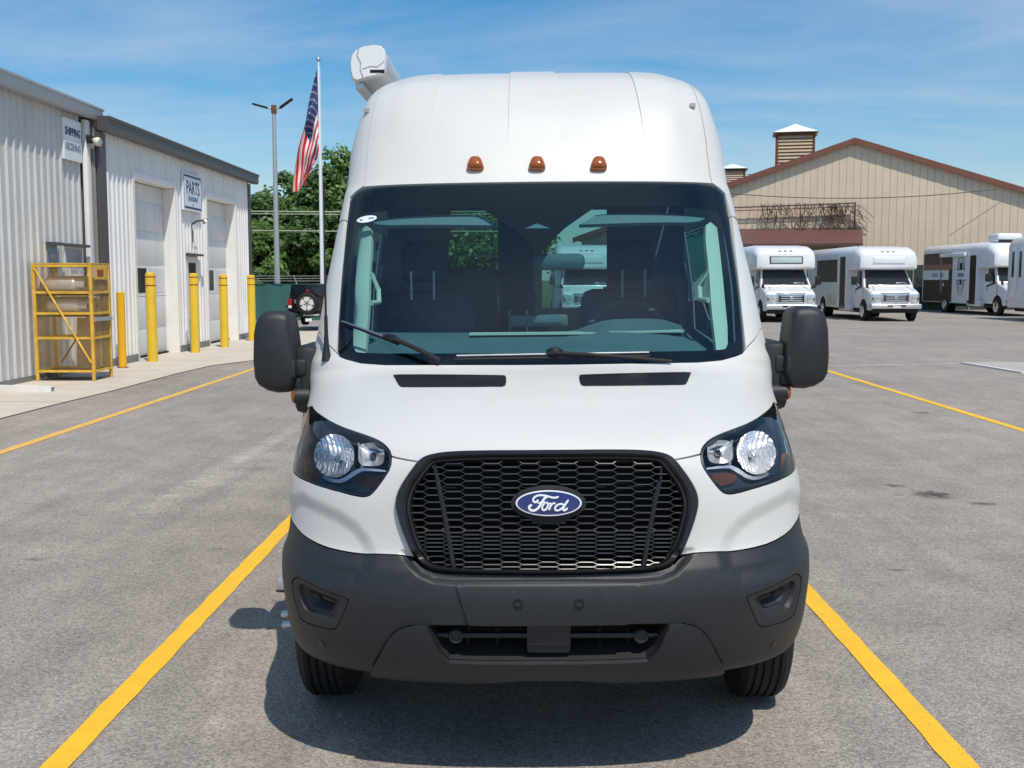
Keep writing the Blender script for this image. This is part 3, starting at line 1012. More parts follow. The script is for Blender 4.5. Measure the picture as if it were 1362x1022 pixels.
# ------------------------------------------------------------------ trees
def tree(x, y, h, r, label, seed, m, n=7000, leaf=0.17, name='broadleaf_tree'):
    rg = np.random.default_rng(seed)
    rt = empty(name, (x, y, 0), 0, label, 'tree', 'trees beyond the lot')
    tr = MB()
    tr.tube([(0, 0, 0), (.05, 0, h * .25), (-.05, .05, h * .5), (.0, 0, h * .8)], [.26, .2, .14, .05], 8)
    for k in range(7):
        a = rg.uniform(0, 6.28); z0 = h * rg.uniform(.2, .6)
        d = r * rg.uniform(.5, .85)
        tr.tube([(0, 0, z0), (math.cos(a) * d * .5, math.sin(a) * d * .5, z0 + h * .09), (math.cos(a) * d, math.sin(a) * d, z0 + h * .2)], [.1, .06, .02], 5)
    tr.build('trunk', M_bark, rt)
    # leaf clumps through the crown's volume
    nc = 64
    cs = []
    while len(cs) < nc:
        p = rg.uniform(-1, 1, 3)
        if np.linalg.norm(p) > 1: continue
        rad = np.linalg.norm(p)
        if rad < .45 and rg.random() < .7: continue
        wz = p[2]
        w = 1.0 - .35 * max(0, wz)
        cs.append((p[0] * r * w, p[1] * r * w, h * .53 + wz * h * .46, rg.uniform(.55, 1.15) * r * .27))
    cs = np.array(cs)
    idx = rg.integers(0, nc, n)
    off = rg.normal(0, 1, (n, 3)); off /= np.linalg.norm(off, axis=1)[:, None]
    rad = rg.random(n) ** .45
    P = cs[idx, :3] + off * (rad * cs[idx, 3])[:, None] * np.array([1.1, 1.1, .85])
    P[:, 2] = np.maximum(P[:, 2], .3)
    nrm = off + rg.normal(0, .5, (n, 3)) + np.array([.3, -.7, .95])
    nrm /= np.linalg.norm(nrm, axis=1)[:, None]
    t1 = np.cross(nrm, rg.normal(0, 1, (n, 3))); t1 /= np.linalg.norm(t1, axis=1)[:, None]
    t2 = np.cross(nrm, t1)
    s = leaf * rg.uniform(.6, 1.4, n)[:, None]
    V = np.stack([P - t1 * s, P - t2 * s * .55, P + t1 * s, P + t2 * s * .55], 1).reshape(-1, 3)
    me = bpy.data.meshes.new('crown')
    me.from_pydata(V.tolist(), [], np.arange(n * 4).reshape(-1, 4).tolist())
    link('crown', me, m, rt)
    return rt


TREES = [(349, 300, 60, 2.2, 'low bushy tree next to the corner of the parts building', 0), (362, 245, 63, 2.9, 'tree behind the lamp post, its crown stepping up from the bushy one', 1), (388, 226, 66, 3.1, 'tall full tree directly behind the hanging flag', 0),
         (420, 222, 62, 3.0, 'dark tree just behind the flagpole', 1), (446, 203, 64, 3.4, 'tallest tree, beside the roof pillar of the white van', 2), (480, 210, 67, 3.6, 'dark tree mostly hidden by the pillar of the white van', 1),
         (540, 220, 66, 4.0, 'tree behind the van, seen as a shade through its glass', 0), (600, 222, 68, 4.2, 'green tree seen through the van windows on the passenger side', 2), (655, 230, 66, 4.2, 'tree beyond the van near the middle of the windscreen', 0)]
for k, (u, v, Y, r, lab, mi) in enumerate(TREES):
    p = PY(u, v, Y)
    tree(p[0], Y, p[2], r, lab, 50 + k, M_leaf[mi], n=11000 if k < 6 else 6000, leaf=.16)
p = PY(1364, 290, 92)
tree(p[0] + 3.0, 92, p[2] + .6, 3.6, 'tree top showing past the right roof slope of the tan building', 90, M_leaf[1], n=4000)

# ================================================================== TAN METAL BUILDING
TB_Y = 66.0
pk = PY(1137, 183, TB_Y)
tb = empty('tan_building', (pk[0], TB_Y, 0), -R(15), 'long tan metal building with red-brown roof edge and gable towards the lot', 'building')
PKZ = pk[2] - .22; HW = 16.5; SL = 0.335
n = 80
pw = 2 * HW / n
for i in range(n):
    a = -HW + i * pw + .007; b = -HW + (i + 1) * pw - .007
    za = PKZ - SL * abs(a) - .10; zb = PKZ - SL * abs(b) - .10
    o = 0.006 * (i % 2)
    mb = MB().prism([(a, 0), (b, 0), (b, zb), (a, za)], 'y', -.05 - o, 0.03)
    mb.build('siding_panel', M_tan, tb, smooth=False)
cw = MB().prism([(-HW, 0), (HW, 0), (HW, PKZ - SL * HW - .1), (0, PKZ - .1), (-HW, PKZ - SL * HW - .1)], 'y', 0.031, 42)
cw.build('wall_core', mat('dark_tan_joint', (.46, .36, .26), .7), tb, smooth=False)  # core in a darker tan, showing as joints between the siding panels
for s in (-1, 1):
    e = HW + .5
    rf = MB().prism([(0, PKZ), (s * e, PKZ - SL * e), (s * e, PKZ - SL * e + .12), (0, PKZ + .12)], 'y', -.33, 42.4)
    rf.build('roof', M_awning, tb, smooth=False)
    rk = MB().prism([(0, PKZ - .16), (s * e, PKZ - SL * e - .16), (s * e, PKZ - SL * e + .17), (0, PKZ + .17)], 'y', -.40, -.332)
    rk.build('rake_trim', M_brown, tb, smooth=False)
cz = PY(1060, 303, TB_Y)[2]
cn = MB().prism([(-2.6, cz - 1.15), (-2.6, cz - 1.0), (-.07, cz), (-.07, cz - .16)], 'x', -HW + 1.5, 0.55)
cn.build('canopy_roof', M_awning, tb, smooth=False)
for xx in (-13, -9, -5, -1, .3):
    bar(tb, 'canopy_post', M_brown, xx - .06, xx + .06, -2.5, -2.38, 0, cz - 1.12)
fz = PY(1100, 272, TB_Y)[2]
fr = empty('pipe_frame', (pk[0], TB_Y, 0), -R(15), 'dark pipe frame on the tan wall above the brown canopy', 'frame')
MB().tube([(-14, -.4, fz - .25), (.12, -.4, fz + .05)], .045, 6).build('top_pipe', M_fascia_dark, fr)
MB().tube([(-14, -.4, fz - .42), (.12, -.4, fz - .16)], .03, 6).build('second_pipe', M_fascia_dark, fr)
MB().tube([(.12, -.4, fz + .10), (.12, -.4, cz - .2)], .055, 6).build('upright', M_fascia_dark, fr)
vn = MB()
for k in range(95):
    x = random.choice([random.uniform(-5.6, .2), random.gauss(-.9, .55), random.gauss(-2.6, .4), random.gauss(-4.6, .6)])
    x = max(-5.8, min(.6, x))
    z = fz + random.uniform(-.1, .12)
    pts = [(x, -.42, z)]
    dx = random.uniform(-.25, .25)
    for q in range(random.randint(3, 8)):
        x += dx * .5 + random.uniform(-.13, .13); z -= random.uniform(.08, .32)
        if z < cz - .7 - max(0, x) * 1.0: break
        pts.append((x, -.42 + random.uniform(-.14, .1), z))
    if len(pts) > 1:
        vn.tube(pts, random.uniform(.010, .024), 4)
for k in range(26):
    x = random.uniform(-1.5, .3); pts = []
    z = random.uniform(cz + .1, fz)
    for q in range(6):
        pts.append((x + q * random.uniform(.05, .22), -.42 + random.uniform(-.1, .1), z - q * q * .03 + random.uniform(-.1, .1)))
    vn.tube(pts, .014, 4)
v_ = vn.build('climbing_vine', M_vine, None, smooth=False, loc=(pk[0], TB_Y, 0), rot=(0, 0, -R(15)))
tag(v_, 'bare tangled vine hanging from the pipe frame on the tan wall', 'vine')


def cupola(u, vtop, veave, vbase, wpx, Y, label):
    ap = PY(u, vtop, Y); w = wpx / 1450 * Y
    ez = PY(u, veave, Y)[2]; bz = PY(u, vbase, Y)[2]
    rt = empty('roof_cupola', (ap[0], Y, bz - .6), -R(12), label, 'roof vent', 'cupolas on the tan building')
    h = w / 2; H0 = ez - bz + .6
    MB().box(-h + .06, h - .06, -h + .06, h - .06, -1.0, H0 - .02).build('core', M_gap, rt)
    for sx in (-1, 1):
        for sy in (-1, 1):
            bar(rt, 'corner_post', M_rust, sx * h - .07, sx * h + .07, sy * h - .07, sy * h + .07, -.6, H0 - .02)
    ns = 10
    for k in range(ns):
        z = .35 + (H0 - .5) * k / ns
        for ang in (0, 90, 270):
            MB().add([(-h + .08, -h - .05, z), (h - .08, -h - .05, z), (h - .08, -h + .03, z + .17), (-h + .08, -h + .03, z + .17), (-h + .08, -h - .02, z - .03), (h - .08, -h - .02, z - .03)],
                     [(0, 1, 2, 3), (0, 4, 5, 1), (4, 3, 2, 5)]).build('louver_slat', M_wood, rt, smooth=False, rot=(0, 0, R(ang)))
    bar(rt, 'eave_board', M_rust, -h - .08, h + .08, -h - .08, h + .08, H0 - .20, H0 - .02)
    e = h + .28
    MB().add([(-e, -e, H0), (e, -e, H0), (e, e, H0), (-e, e, H0), (0, 0, ap[2] - bz + .6)], [(0, 1, 4), (1, 2, 4), (2, 3, 4), (3, 0, 4), (3, 2, 1, 0)]).build('pyramid_roof', M_whitemetal, rt, smooth=False)
    fl_ = MB().box(-h - .35, h + .1, -h - .12, h + .35, -1.2, .25).build('flashing', M_fascia_dark, rt)
    return rt


cupola(1058, 165, 179, 222, 46, 76, 'larger louvered cupola with white pyramid roof on the tan building')
cupola(975, 218, 226, 250, 30, 100, 'smaller louvered cupola farther back, peeping out beside the white van')
an = PY(997, 240, 97)
a_ = MB().tube([(0, 0, -3), (0, 0, .6)], .03, 5)
a_.tube([(-.35, 0, .5), (.35, 0, .5)], .02, 4); a_.tube([(-.2, 0, .3), (.25, 0, .3)], .02, 4)
tag(a_.build('roof_antenna', M_fascia_dark, loc=tuple(an)), 'thin roof aerial beside the smaller cupola', 'antenna')
w_ = MB()
pts = []
for i in range(13):
    f = i / 12
    u = 965 + f * 360; v = 257 + 17 * 4 * f * (1 - f) * .55 - 5 * f
    pts.append(PY(u, v, 61 - 4 * f))
tag(w_.tube(pts, .022, 4).build('sagging_wire', M_fascia_dark), 'thin dark wire sagging across the tan gable', 'wire')
w2_ = MB().tube([PY(1262, 314, 58), PY(1300, 289, 59), PY(1340, 263, 60)], .02, 4).build('guy_wire', M_fascia_dark)
tag(w2_, 'thin slanting wire above the brown and white bus', 'wire')


# ================================================================== BUSES
def seg_loft(sections, caps=True):
    mb = MB(); n = len(sections[0]); vs = []; fs = []
    for s in sections: vs += list(s)
    for k in range(len(sections) - 1):
        for i in range(n):
            j = (i + 1) % n
            fs.append((k * n + i, k * n + j, (k + 1) * n + j, (k + 1) * n + i))
    if caps:
        fs.append(tuple(range(n))); fs.append(tuple(range((len(sections) - 1) * n, len(sections) * n)))
    return mb.add(vs, fs)


def rrect(w, z0, z1, r, y, top_r=None, n=4, cx=0):
    """rounded rectangle section in x-z at y"""
    tr = top_r or r
    pts = []
    for (cx_, cz_, a0, rr) in ((w - r, z0 + r, -90, r), (w - tr, z1 - tr, 0, tr), (-w + tr, z1 - tr, 90, tr), (-w + r, z0 + r, 180, r)):
        for k in range(n + 1):
            a = R(a0 + 90 * k / n)
            pts.append((cx + cx_ + rr * math.cos(a), y, cz_ + rr * math.sin(a)))
    return pts


def wheel(root, x, y, r, w, name='wheel', dual=False):
    s = 1 if x > 0 else -1
    wo = MB().lathe([(r * .62, -w / 2), (r * .9, -w / 2), (r, -w / 2 + .04), (r, w / 2 - .04), (r * .9, w / 2), (r * .62, w / 2)], (0, 0, 0), (1, 0, 0), 28, 0, False).build(name, M_rubber, root, loc=(x, y, r))
    rim = MB().lathe([(r * .62, 0), (r * .60, .02), (r * .5, -.03), (r * .32, -.05), (r * .28, .02), (r * .12, .03), (.01, .03)], (s * (w / 2 - .01), 0, 0), (s, 0, 0), 20).build('rim', M_chrome, wo)
    return wo


def bus_face(root, grille_logo=True):
    """nose of a cutaway van: hood, grille, lamps, bumper, windscreen"""
    secs = []
    # hood and cab profile along y
    for (y, w, z0, z1, r) in ((0.10, .93, .50, 1.08, .10), (.16, .96, .46, 1.17, .12), (.5, .985, .42, 1.27, .12), (.98, 1.0, .42, 1.40, .10)):
        secs.append(rrect(w, z0, z1, .06, y, r))
    secs.append(rrect(1.0, .42, 1.42, .06, 1.05, .08))
    seg_loft(secs).build('hood', M_buswhite, root)
    # cab with a sloping windscreen
    cab = []
    for (z, yf, w) in ((.42, .95, 1.0), (1.40, .98, 1.0), (1.46, 1.02, .99), (2.06, 1.52, .86), (2.12, 1.56, .85)):
        cab.append([(-w, yf, z), (w, yf, z), (w, 2.62, z), (-w, 2.62, z)])
    seg_loft(cab).build('cab', M_buswhite, root, bevel=.03)
    d = Vector((0, .50, .60)).normalized(); nrm = Vector((0, -.60, .50)).normalized()

    def scr(x, t, off):
        # t from 0 (base) to 1 (top) along the screen
        z = 1.44 + (2.05 - 1.44) * t; y = 1.00 + (1.51 - 1.00) * t
        w = .97 - .12 * t
        return (x * w, y + nrm.y * off, z + nrm.z * off)
    for nm, m, x0, x1, t0, t1, off in (('windscreen_frame', M_blackgloss, -.95, .95, .02, .98, .006), ('windscreen', M_busglass, -.90, .90, .07, .93, .014)):
        mb = MB()
        mb.add([scr(x0, t0, off), scr(x1, t0, off), scr(x1, t1, off), scr(x0, t1, off), scr(x0, t0, off - .02), scr(x1, t0, off - .02), scr(x1, t1, off - .02), scr(x0, t1, off - .02)],
               [(0, 1, 2, 3), (4, 7, 6, 5), (0, 4, 5, 1), (1, 5, 6, 2), (2, 6, 7, 3), (3, 7, 4, 0)])
        mb.build(nm, m, root, bevel=.004, seg=1)
    pap = MB().add([scr(.35, .10, .018), scr(.75, .08, .018), (.66, 1.0 + .16, 1.44 + .19), (.36, 1.0 + .17, 1.44 + .205)], [(0, 1, 2, 3)])
    pap.build('paper', M_signwhite, root, smooth=False)
    # side door window of the cab
    for s in (-1, 1):
        x = s * 1.0
        MB().add([(x * .998, 1.15, 1.36), (x * .998, 2.1, 1.2), (x * .90, 2.1, 2.0), (x * .90, 1.62, 2.0), (x * 1.01, 1.15, 1.36), (x * 1.01, 2.1, 1.2), (x * .915, 2.1, 2.0), (x * .915, 1.62, 2.0)],
                 [(0, 1, 2, 3), (4, 5, 6, 7), (0, 1, 5, 4), (1, 2, 6, 5), (2, 3, 7, 6), (3, 0, 4, 7)]).build('cab_window', M_busglass, root, smooth=False)
        bar(root, 'door_handle', M_blackmat, s * 1.002 - .012, s * 1.002 + .012, 1.95, 2.08, 1.10, 1.14)
    # grille
    gr = MB().box(-.56, .56, .035, .12, .74, 1.10).build('grille', M_buschrome, root, bevel=.025)
    bar(gr, 'grille_void', M_gap, -.43, .43, .028, .05, .80, 1.05)
    for z in (.84, .925, 1.01):
        MB().box(-.40, .40, .005, .06, z - .022, z + .022).build('grille_bar', M_buschrome, gr, bevel=.012)
    for s in (-1, 1):
        bar(gr, 'side_slot', M_blackmat, s * .47 - .03, s * .47 + .03, .026, .05, .79, 1.06, .01)
    MB().lathe([(.02, 0), (.085, .006), (.09, .02), (.09, .03)], (0, -.022, .925), (0, 1, 0), 20).build('badge', M_alu, gr)
    bar(root, 'hood_lip', M_buschrome, -.56, .56, .05, .14, 1.103, 1.15, .015)
    for s in (-1, 1):
        h = MB().box(s * .755 - .165, s * .755 + .165, .06, .16, .76, 1.09).build('headlight', M_buschrome, root, bevel=.02)
        for (cx, cz, rr) in ((.72, .98, .08), (.72, .85, .08)):
            MB().lathe([(.02, 0), (rr * .8, -.03), (rr, -.045)], (s * cx, .07, cz), (0, 1, 0), 14).build('lamp_bowl', mat('lamp_reflector', (.75, .76, .78), .2, metal=.8), h)
        bar(h, 'turn_lamp', M_amberdim, s * .885 - .03, s * .885 + .03, .052, .12, .84, .96, .01)
    bp_ = MB().box(-1.0, 1.0, -.10, .22, .50, .70).build('bumper', M_buschrome, root, bevel=.05, seg=3)
    bar(bp_, 'bumper_slot', M_gap, -.36, .36, -.104, -.08, .59, .66)
    bar(bp_, 'plate_mount', M_alu, -.2, .2, -.125, -.103, .53, .60)
    bar(bp_, 'licence_plate', M_signwhite, -.16, .16, -.135, -.126, .545, .625)
    for xa, xb in ((-.55, .05), (.10, .70)):
        MB().tube([scr(xa, .03, .03), scr((xa + xb) / 2, .07, .035), scr(xb, .09, .03)], .012, 5).build('wiper', M_blackmat, root)
    MB().tube([(-.80, .30, 1.232), (-.70, .62, 1.335), (-.66, .95, 1.405)], .006, 4).build('hood_seam', M_gap, root)
    MB().tube([(.80, .30, 1.232), (.70, .62, 1.335), (.66, .95, 1.405)], .006, 4).build('hood_seam', M_gap, root)
    bar(root, 'air_dam', M_blackmat, -.9, .9, .02, .3, .34, .50, .02)
    for s in (-1, 1):
        m_ = MB().box(-.11, .11, -.05, .07, -.17, .17).build('mirror', M_blackmat, root, bevel=.03, loc=(s * 1.32, 1.18, 1.62))
        MB().tube([(s * .98, 1.15, 1.38), (s * 1.15, 1.05, 1.36), (s * 1.32, 1.12, 1.47)], .018, 6).build('mirror_arm', M_blackmat, root)
        MB().tube([(s * .90, .62, 1.30), (s * .97, .55, 1.42), (s * 1.0, .52, 1.46)], .02, 6).build('hood_mirror_arm', M_blackmat, root)
        MB().box(-.05, .05, -.05, .05, -.1, .06).build('hood_mirror', M_blackmat, root, bevel=.03, loc=(s * 1.0, .52, 1.42))


def make_bus(label, loc, rz=0, scale=1.0, length=8.2, sign='window', style='shuttle', grp='white minibuses parked in the lot', tall=0.0):
    rt = empty('minibus', loc, rz, label, 'bus', grp)
    rt.scale = (scale,) * 3
    T = 3.02 + tall
    bus_face(rt)
    body = [rrect(1.20, .62, T - .02, .05, 2.55, .34, 5), rrect(1.22, .45, T + .02, .05, 2.75, .34, 5), rrect(1.22, .45, T + .02, .05, length - .15, .34, 5), rrect(1.18, .50, T - .04, .05, length, .34, 5)]
    seg_loft(body).build('body', M_buswhite, rt)
    cap = [rrect(1.02, 2.14, 2.44, .08, .98, .12, 4), rrect(1.14, 2.08, 2.66 + tall * .3, .08, 1.04, .18, 4), rrect(1.19, 2.05, 2.86 + tall * .6, .08, 1.30, .26, 4), rrect(1.21, 2.04, 2.98 + tall, .08, 1.75, .30, 4), rrect(1.21, 2.04, 3.02 + tall, .08, 2.60, .34, 4)]
    seg_loft(cap).build('front_cap', M_buswhite, rt)
    zc = 2.76 + tall * .55
    for x in (-.22, 0, .22):
        MB().box(x - .06, x + .06, 1.16, 1.26, zc - .02, zc + .035).build('marker_light', M_rust, rt, bevel=.015, seg=1)
    for s in (-1, 1):
        MB().box(s * .98 - .05, s * .98 + .05, 1.08, 1.2, zc - .14, zc - .09).build('marker_light', M_rust, rt, bevel=.012, seg=1)
    if sign:
        y0, y1 = 1.005, 1.13
        tl = Vector((0, 1.0, 2.30)); 
        f = Vector((0, .10, .26)).normalized()
        for nm, mm, hw, z0, z1, off in (('sign_frame', M_blackgloss if sign == 'window' else M_buswhite, .66, 2.30, 2.60, .0), ('sign_glass', mat('pale_sign_glass', (.50, .62, .60), .15) if sign == 'window' else M_whitemetal, .61, 2.335, 2.565, -.012)):
            MB().box(-hw, hw, .962 + off, 1.10, z0 - .03, z1 - .03).build(nm, mm, rt, bevel=.03 if nm == 'sign_frame' else .012)
    for (x, y) in ((-1.0, .95), (1.0, .95), (-1.115, 6.1), (1.115, 6.1)):
        wheel(rt, x * .93, y, .385, .24 if y < 2 else .42)
    for s in (-1, 1):
        MB().lathe([(.49, 0), (.49, .004)], (s * 1.2195, 6.1, .42), (s, 0, 0), 24).build('wheel_arch', M_gap, rt)
        MB().lathe([(.46, 0), (.46, .004)], (s * .9995, .95, .42), (s, 0, 0), 24).build('wheel_arch', M_gap, rt)
    bar(rt, 'underbody', M_blackmat, -1.0, 1.0, 1.0, length - .3, .32, .5)
    bar(rt, 'skirt', M_buswhite, -1.22, -1.0, 2.2, 3.6, .36, .62, .02)
    x = -1.222
    if style == 'shuttle':
        # folding entrance door then a wide dark window
        dr = MB().box(x - .01, x + .02, 2.80, 3.55, .45, 2.62).build('entry_door', M_blackgloss, rt)
        for a, b in ((2.84, 3.15), (3.20, 3.51)):
            bar(dr, 'pane', M_busglass, x - .016, x - .008, a, b, .60, 2.55)
        for k, (a, b) in enumerate(((4.0, 4.75), (4.80, 5.55), (5.60, 6.35), (6.4, 7.2))):
            wf = MB().box(x - .008, x + .02, a, b, 1.55, 2.52).build('side_window', M_blackgloss, rt)
            bar(wf, 'pane', M_busglass, x - .014, x - .006, a + .03, b - .03, 1.86, 2.48)
            bar(wf, 'lower_pane', M_busglass, x - .014, x - .006, a + .03, b - .03, 1.58, 1.82)
        for k in range(4):
            a = 4.0 + k * .8
            wf = MB().box(1.202, 1.23, a, a + .75, 1.55, 2.52).build('side_window', M_blackgloss, rt)
        bar(rt, 'service_panel', mat('panel_grey_white', (.55, .57, .58), .4), x - .006, x + .01, 4.0, 5.4, .55, 1.05, .01)
    if style == 'wrap':
        bar(rt, 'brown_wrap', M_busbrown, x - .006, x + .01, 5.35, length - .25, .50, 2.78)
        bar(rt, 'wrap_band', M_signgrey if False else M_buswhite, x - .010, x - .004, 5.75, length - .2, 1.52, 1.98)
        bar(rt, 'skyline_band', mat('tan_skyline', (.30, .15, .10), .5), x - .009, x - .004, 5.4, length - .25, 1.99, 2.25)
        for i in range(2):
            for j in range(5 if i == 0 else 3):
                a = 7.75 - i * 1.05 - j * .16
                bar(rt, 'lettering', M_signgrey, x - .014, x - .009, a, a + .10, 1.66, 1.84)
        bar(rt, 'rear_door', M_busbrown, x - .012, x, 6.25, 7.0, .5, 1.5)
        bar(rt, 'door_pole', M_alu, x - .04, x - .012, 6.62, 6.70, .95, 2.75)
        bar(rt, 'door_handle', M_whitemetal, x - .03, x - .012, 6.30, 6.38, 1.22, 1.38)
        aw = MB().box(x - .16, x, 3.7, 6.6, 2.56, 2.74).build('awning_case', M_buswhite, rt, bevel=.05)
        bar(rt, 'entry_door', M_blackgloss, x - .012, x + .01, 2.72, 3.35, .45, 2.60)
        # printed round emblem with rings: arcs above and below a name band
        em = MB()
        for r in (.40, .54, .66):
            for half in (0, 1):
                pts = []
                for k in range(13):
                    t = math.pi * k / 12 + (math.pi if half else 0)
                    pts.append((x - .010, 4.35 + r * .62 * math.cos(t), (1.98 if not half else 1.52) + r * 1.05 * math.sin(t)))
                em.tube(pts, .007, 4)
        em.box(x - .012, x - .006, 3.85, 4.85, 1.97, 2.0)
        em.box(x - .012, x - .006, 3.85, 4.85, 1.50, 1.53)
        em.build('round_emblem', M_signblue, rt, smooth=False)
        bar(rt, 'emblem_figure', M_gap, x - .014, x - .008, 4.22, 4.48, 2.0, 2.28, 0)
        bar(rt, 'emblem_drop', M_gap, x - .014, x - .008, 4.26, 4.44, 1.30, 1.50, 0)
        for j in range(5):
            bar(rt, 'lettering', M_signgrey, x - .014, x - .009, 4.02 + j * .14, 4.11 + j * .14, 1.66, 1.82)
        ac = MB().box(-.55, .55, 2.2, 3.3, T - .02, T + .40).build('roof_unit', M_buswhite, rt, bevel=.12, seg=3)
        bar(rt, 'roof_unit_base', M_blackmat, -.5, .5, 2.15, 3.2, T - .05, T + .12)
        # emblem on the front cap
        ce = MB()
        for r in (.15, .21, .25):
            pts = [(.75 + r * 1.5 * math.cos(2 * math.pi * k / 20), 1.015 + .45 * (r * math.sin(2 * math.pi * k / 20)) , 2.48 + r * math.sin(2 * math.pi * k / 20)) for k in range(21)]
            ce.tube(pts, .008, 4)
        ce.box(.62, .88, 1.0, 1.05, 2.44, 2.54)
        ce.build('cap_emblem', M_signgrey, rt, smooth=False)
    if style == 'lift':
        # tall double lift doors with slim windows
        for a, b in ((length - 1.46, length - .86), (length - .84, length - .24)):
            d_ = MB().box(x - .012, x + .01, a, b, .80, 2.80).build('lift_door', M_buswhite, rt, bevel=.012)
            MB().box(x - .02, x - .010, a + .2, b - .2, 1.62, 2.60).build('slim_window', M_busglass, d_, bevel=.06)
        for k in range(4):
            MB().box(x - .008, x + .02, 2.9 + k * .8, 3.65 + k * .8, 1.6, 2.5).build('side_window', M_busglass, rt)
    return rt


b2 = G(1190, 428)
make_bus('white minibus with a pale glass destination sign, right next to the van', (10.35, 42.3, 0), 0, 1.0, 8.2, 'window')
make_bus('white minibus with a blank front sign and a wide dark side window', (14.75, 43.4, 0), 0, 1.0, 9.0, 'panel')
make_bus('white minibus with brown wrap, round emblem and roof unit', (22.75, 49.2, 0), 0, 1.08, 9.2, None, 'wrap', tall=.12)
make_bus('white bus cut by the picture edge, with slim-windowed double lift doors', (21.62, 35.2, 0), 0, 1.08, 10.2, None, 'lift', tall=.10)
make_bus('white minibus behind the van, seen through its windscreen', (2.45, 41.5, 0), 0, 1.0, 8.2, 'panel')

# ================================================================== BLACK CAR WITH SPARE WHEEL
JY = 35.0
jc = PY(409, 400, JY)
jp = empty('black_suv', (jc[0], JY, 0.10), 0, 'black boxy off-road car seen from behind with spare wheel on its tailgate', 'car')
JR = PY(409, 378, JY)[2] - .10
J = MB()
jb = seg_loft([[(-.62, y, .42), (.62, y, .42), (.64, y, .98), (-.64, y, .98)] for y in (0, 3.2)])
jb.build('body', M_black, jp, bevel=.05, seg=3)
seg_loft([[(-.60, y, .98), (.60, y, .98), (.54, y, JR), (-.54, y, JR)] for y in (.03, 2.0)]).build('hard_top', M_black, jp, bevel=.05, seg=3)
bar(jp, 'rear_window', M_darkglass, -.47, .47, .015, .05, 1.05, JR - .09, .02)
bar(jp, 'tailgate', M_black, -.44, .44, -.02, .02, .52, .99, .015)
bar(jp, 'hinge', M_alu, -.42, -.36, -.05, -.01, .80, .92)
for s in (-1, 1):
    t_ = MB().box(s * .56 - .06, s * .56 + .06, -.07, .02, .74, .94).build('tail_light', M_red, jp, bevel=.02)
    bar(jp, 'reverse_lamp', M_signwhite, s * .56 - .055, s * .56 + .055, -.065, .02, .64, .735, .015)
    wheel(jp, s * .60, .45, .34, .22)
    wheel(jp, s * .60, 2.6, .34, .22)
    MB().box(s * .66 - .06, s * .66 + .06, .0, .95, .66, .74).build('fender_flare', M_blackmat, jp, bevel=.03)
bar(jp, 'bumper', M_blackmat, -.62, .62, -.16, .02, .36, .50, .03)
bar(jp, 'step_bar', M_galv, -.12, .40, -.17, -.14, .40, .46, .01)
bar(jp, 'licence_plate', M_signwhite, -.05, .16, -.175, -.165, .22, .32, .004)
sw = MB().lathe([(.20, -.11), (.31, -.11), (.352, -.07), (.36, 0), (.352, .07), (.31, .10), (.20, .10)], (0.03, -.15, PY(410, 404, JY)[2] - .10), (0, 1, 0), 36, 0, False).build('spare_wheel', M_rubber, jp)
zc = PY(410, 404, JY)[2] - .10
MB().lathe([(.225, 0), (.215, .02), (.205, .05)], (0.03, -.262, zc), (0, 1, 0), 30).build('rim_back', M_blackmat, sw)
sp_ = MB()
for k in range(5):
    a = math.pi / 2 + k * 2 * math.pi / 5
    ca, sa = math.cos(a), math.sin(a)
    w0, w1 = .055, .104
    pts = []
    for (r, w) in ((.03, w0), (.215, w1)):
        for s in (-1, 1):
            pts.append((0.03 + ca * r - sa * w * s, -.275, zc + sa * r + ca * w * s))
    sp_.add(pts + [(p[0], -.245, p[2]) for p in pts], [(0, 1, 3, 2), (4, 6, 7, 5), (0, 4, 5, 1), (1, 5, 7, 3), (3, 7, 6, 2), (2, 6, 4, 0)])
sp_.build('spokes', mat('alloy', (.66, .67, .68), .35), sw, smooth=False)
MB().lathe([(.215, 0), (.232, .0), (.232, .03), (.215, .03)], (.03, -.276, zc), (0, 1, 0), 30, 0, False).build('rim_ring', M_alu, sw)
bar(jp, 'brake_lamp', M_red, -.03, .09, -.2, -.15, zc + .385, zc + .43, .01)
MB().tube([(.0, -.02, zc), (.03, -.15, zc)], .06, 8).build('spare_carrier', M_blackmat, jp)
cn_ = G(391, 446)
co = MB().lathe([(.13, 0), (.13, .03), (.06, .04), (.055, .35), (.035, .62), (.02, .63)], (0, 0, 0), (0, 0, 1), 14).build('traffic_cone', M_orange, loc=(cn_[0], cn_[1], .012))
tag(co, 'slim orange cone between the van mirror and the black car', 'traffic cone')

# ================================================================== THE WHITE VAN
VX, VY, VR, VB = 0.084, 3.31, 0.002, -0.009     # stands almost square, leaning a hair towards the passenger side
VM = np.array(Euler((0, VB, VR)).to_matrix())
van = empty('passenger_van', (VX, VY, 0), VR, 'large white high-roof van with black grille, filling the middle of the lot', 'van')
van.rotation_euler = (0, VB, VR)

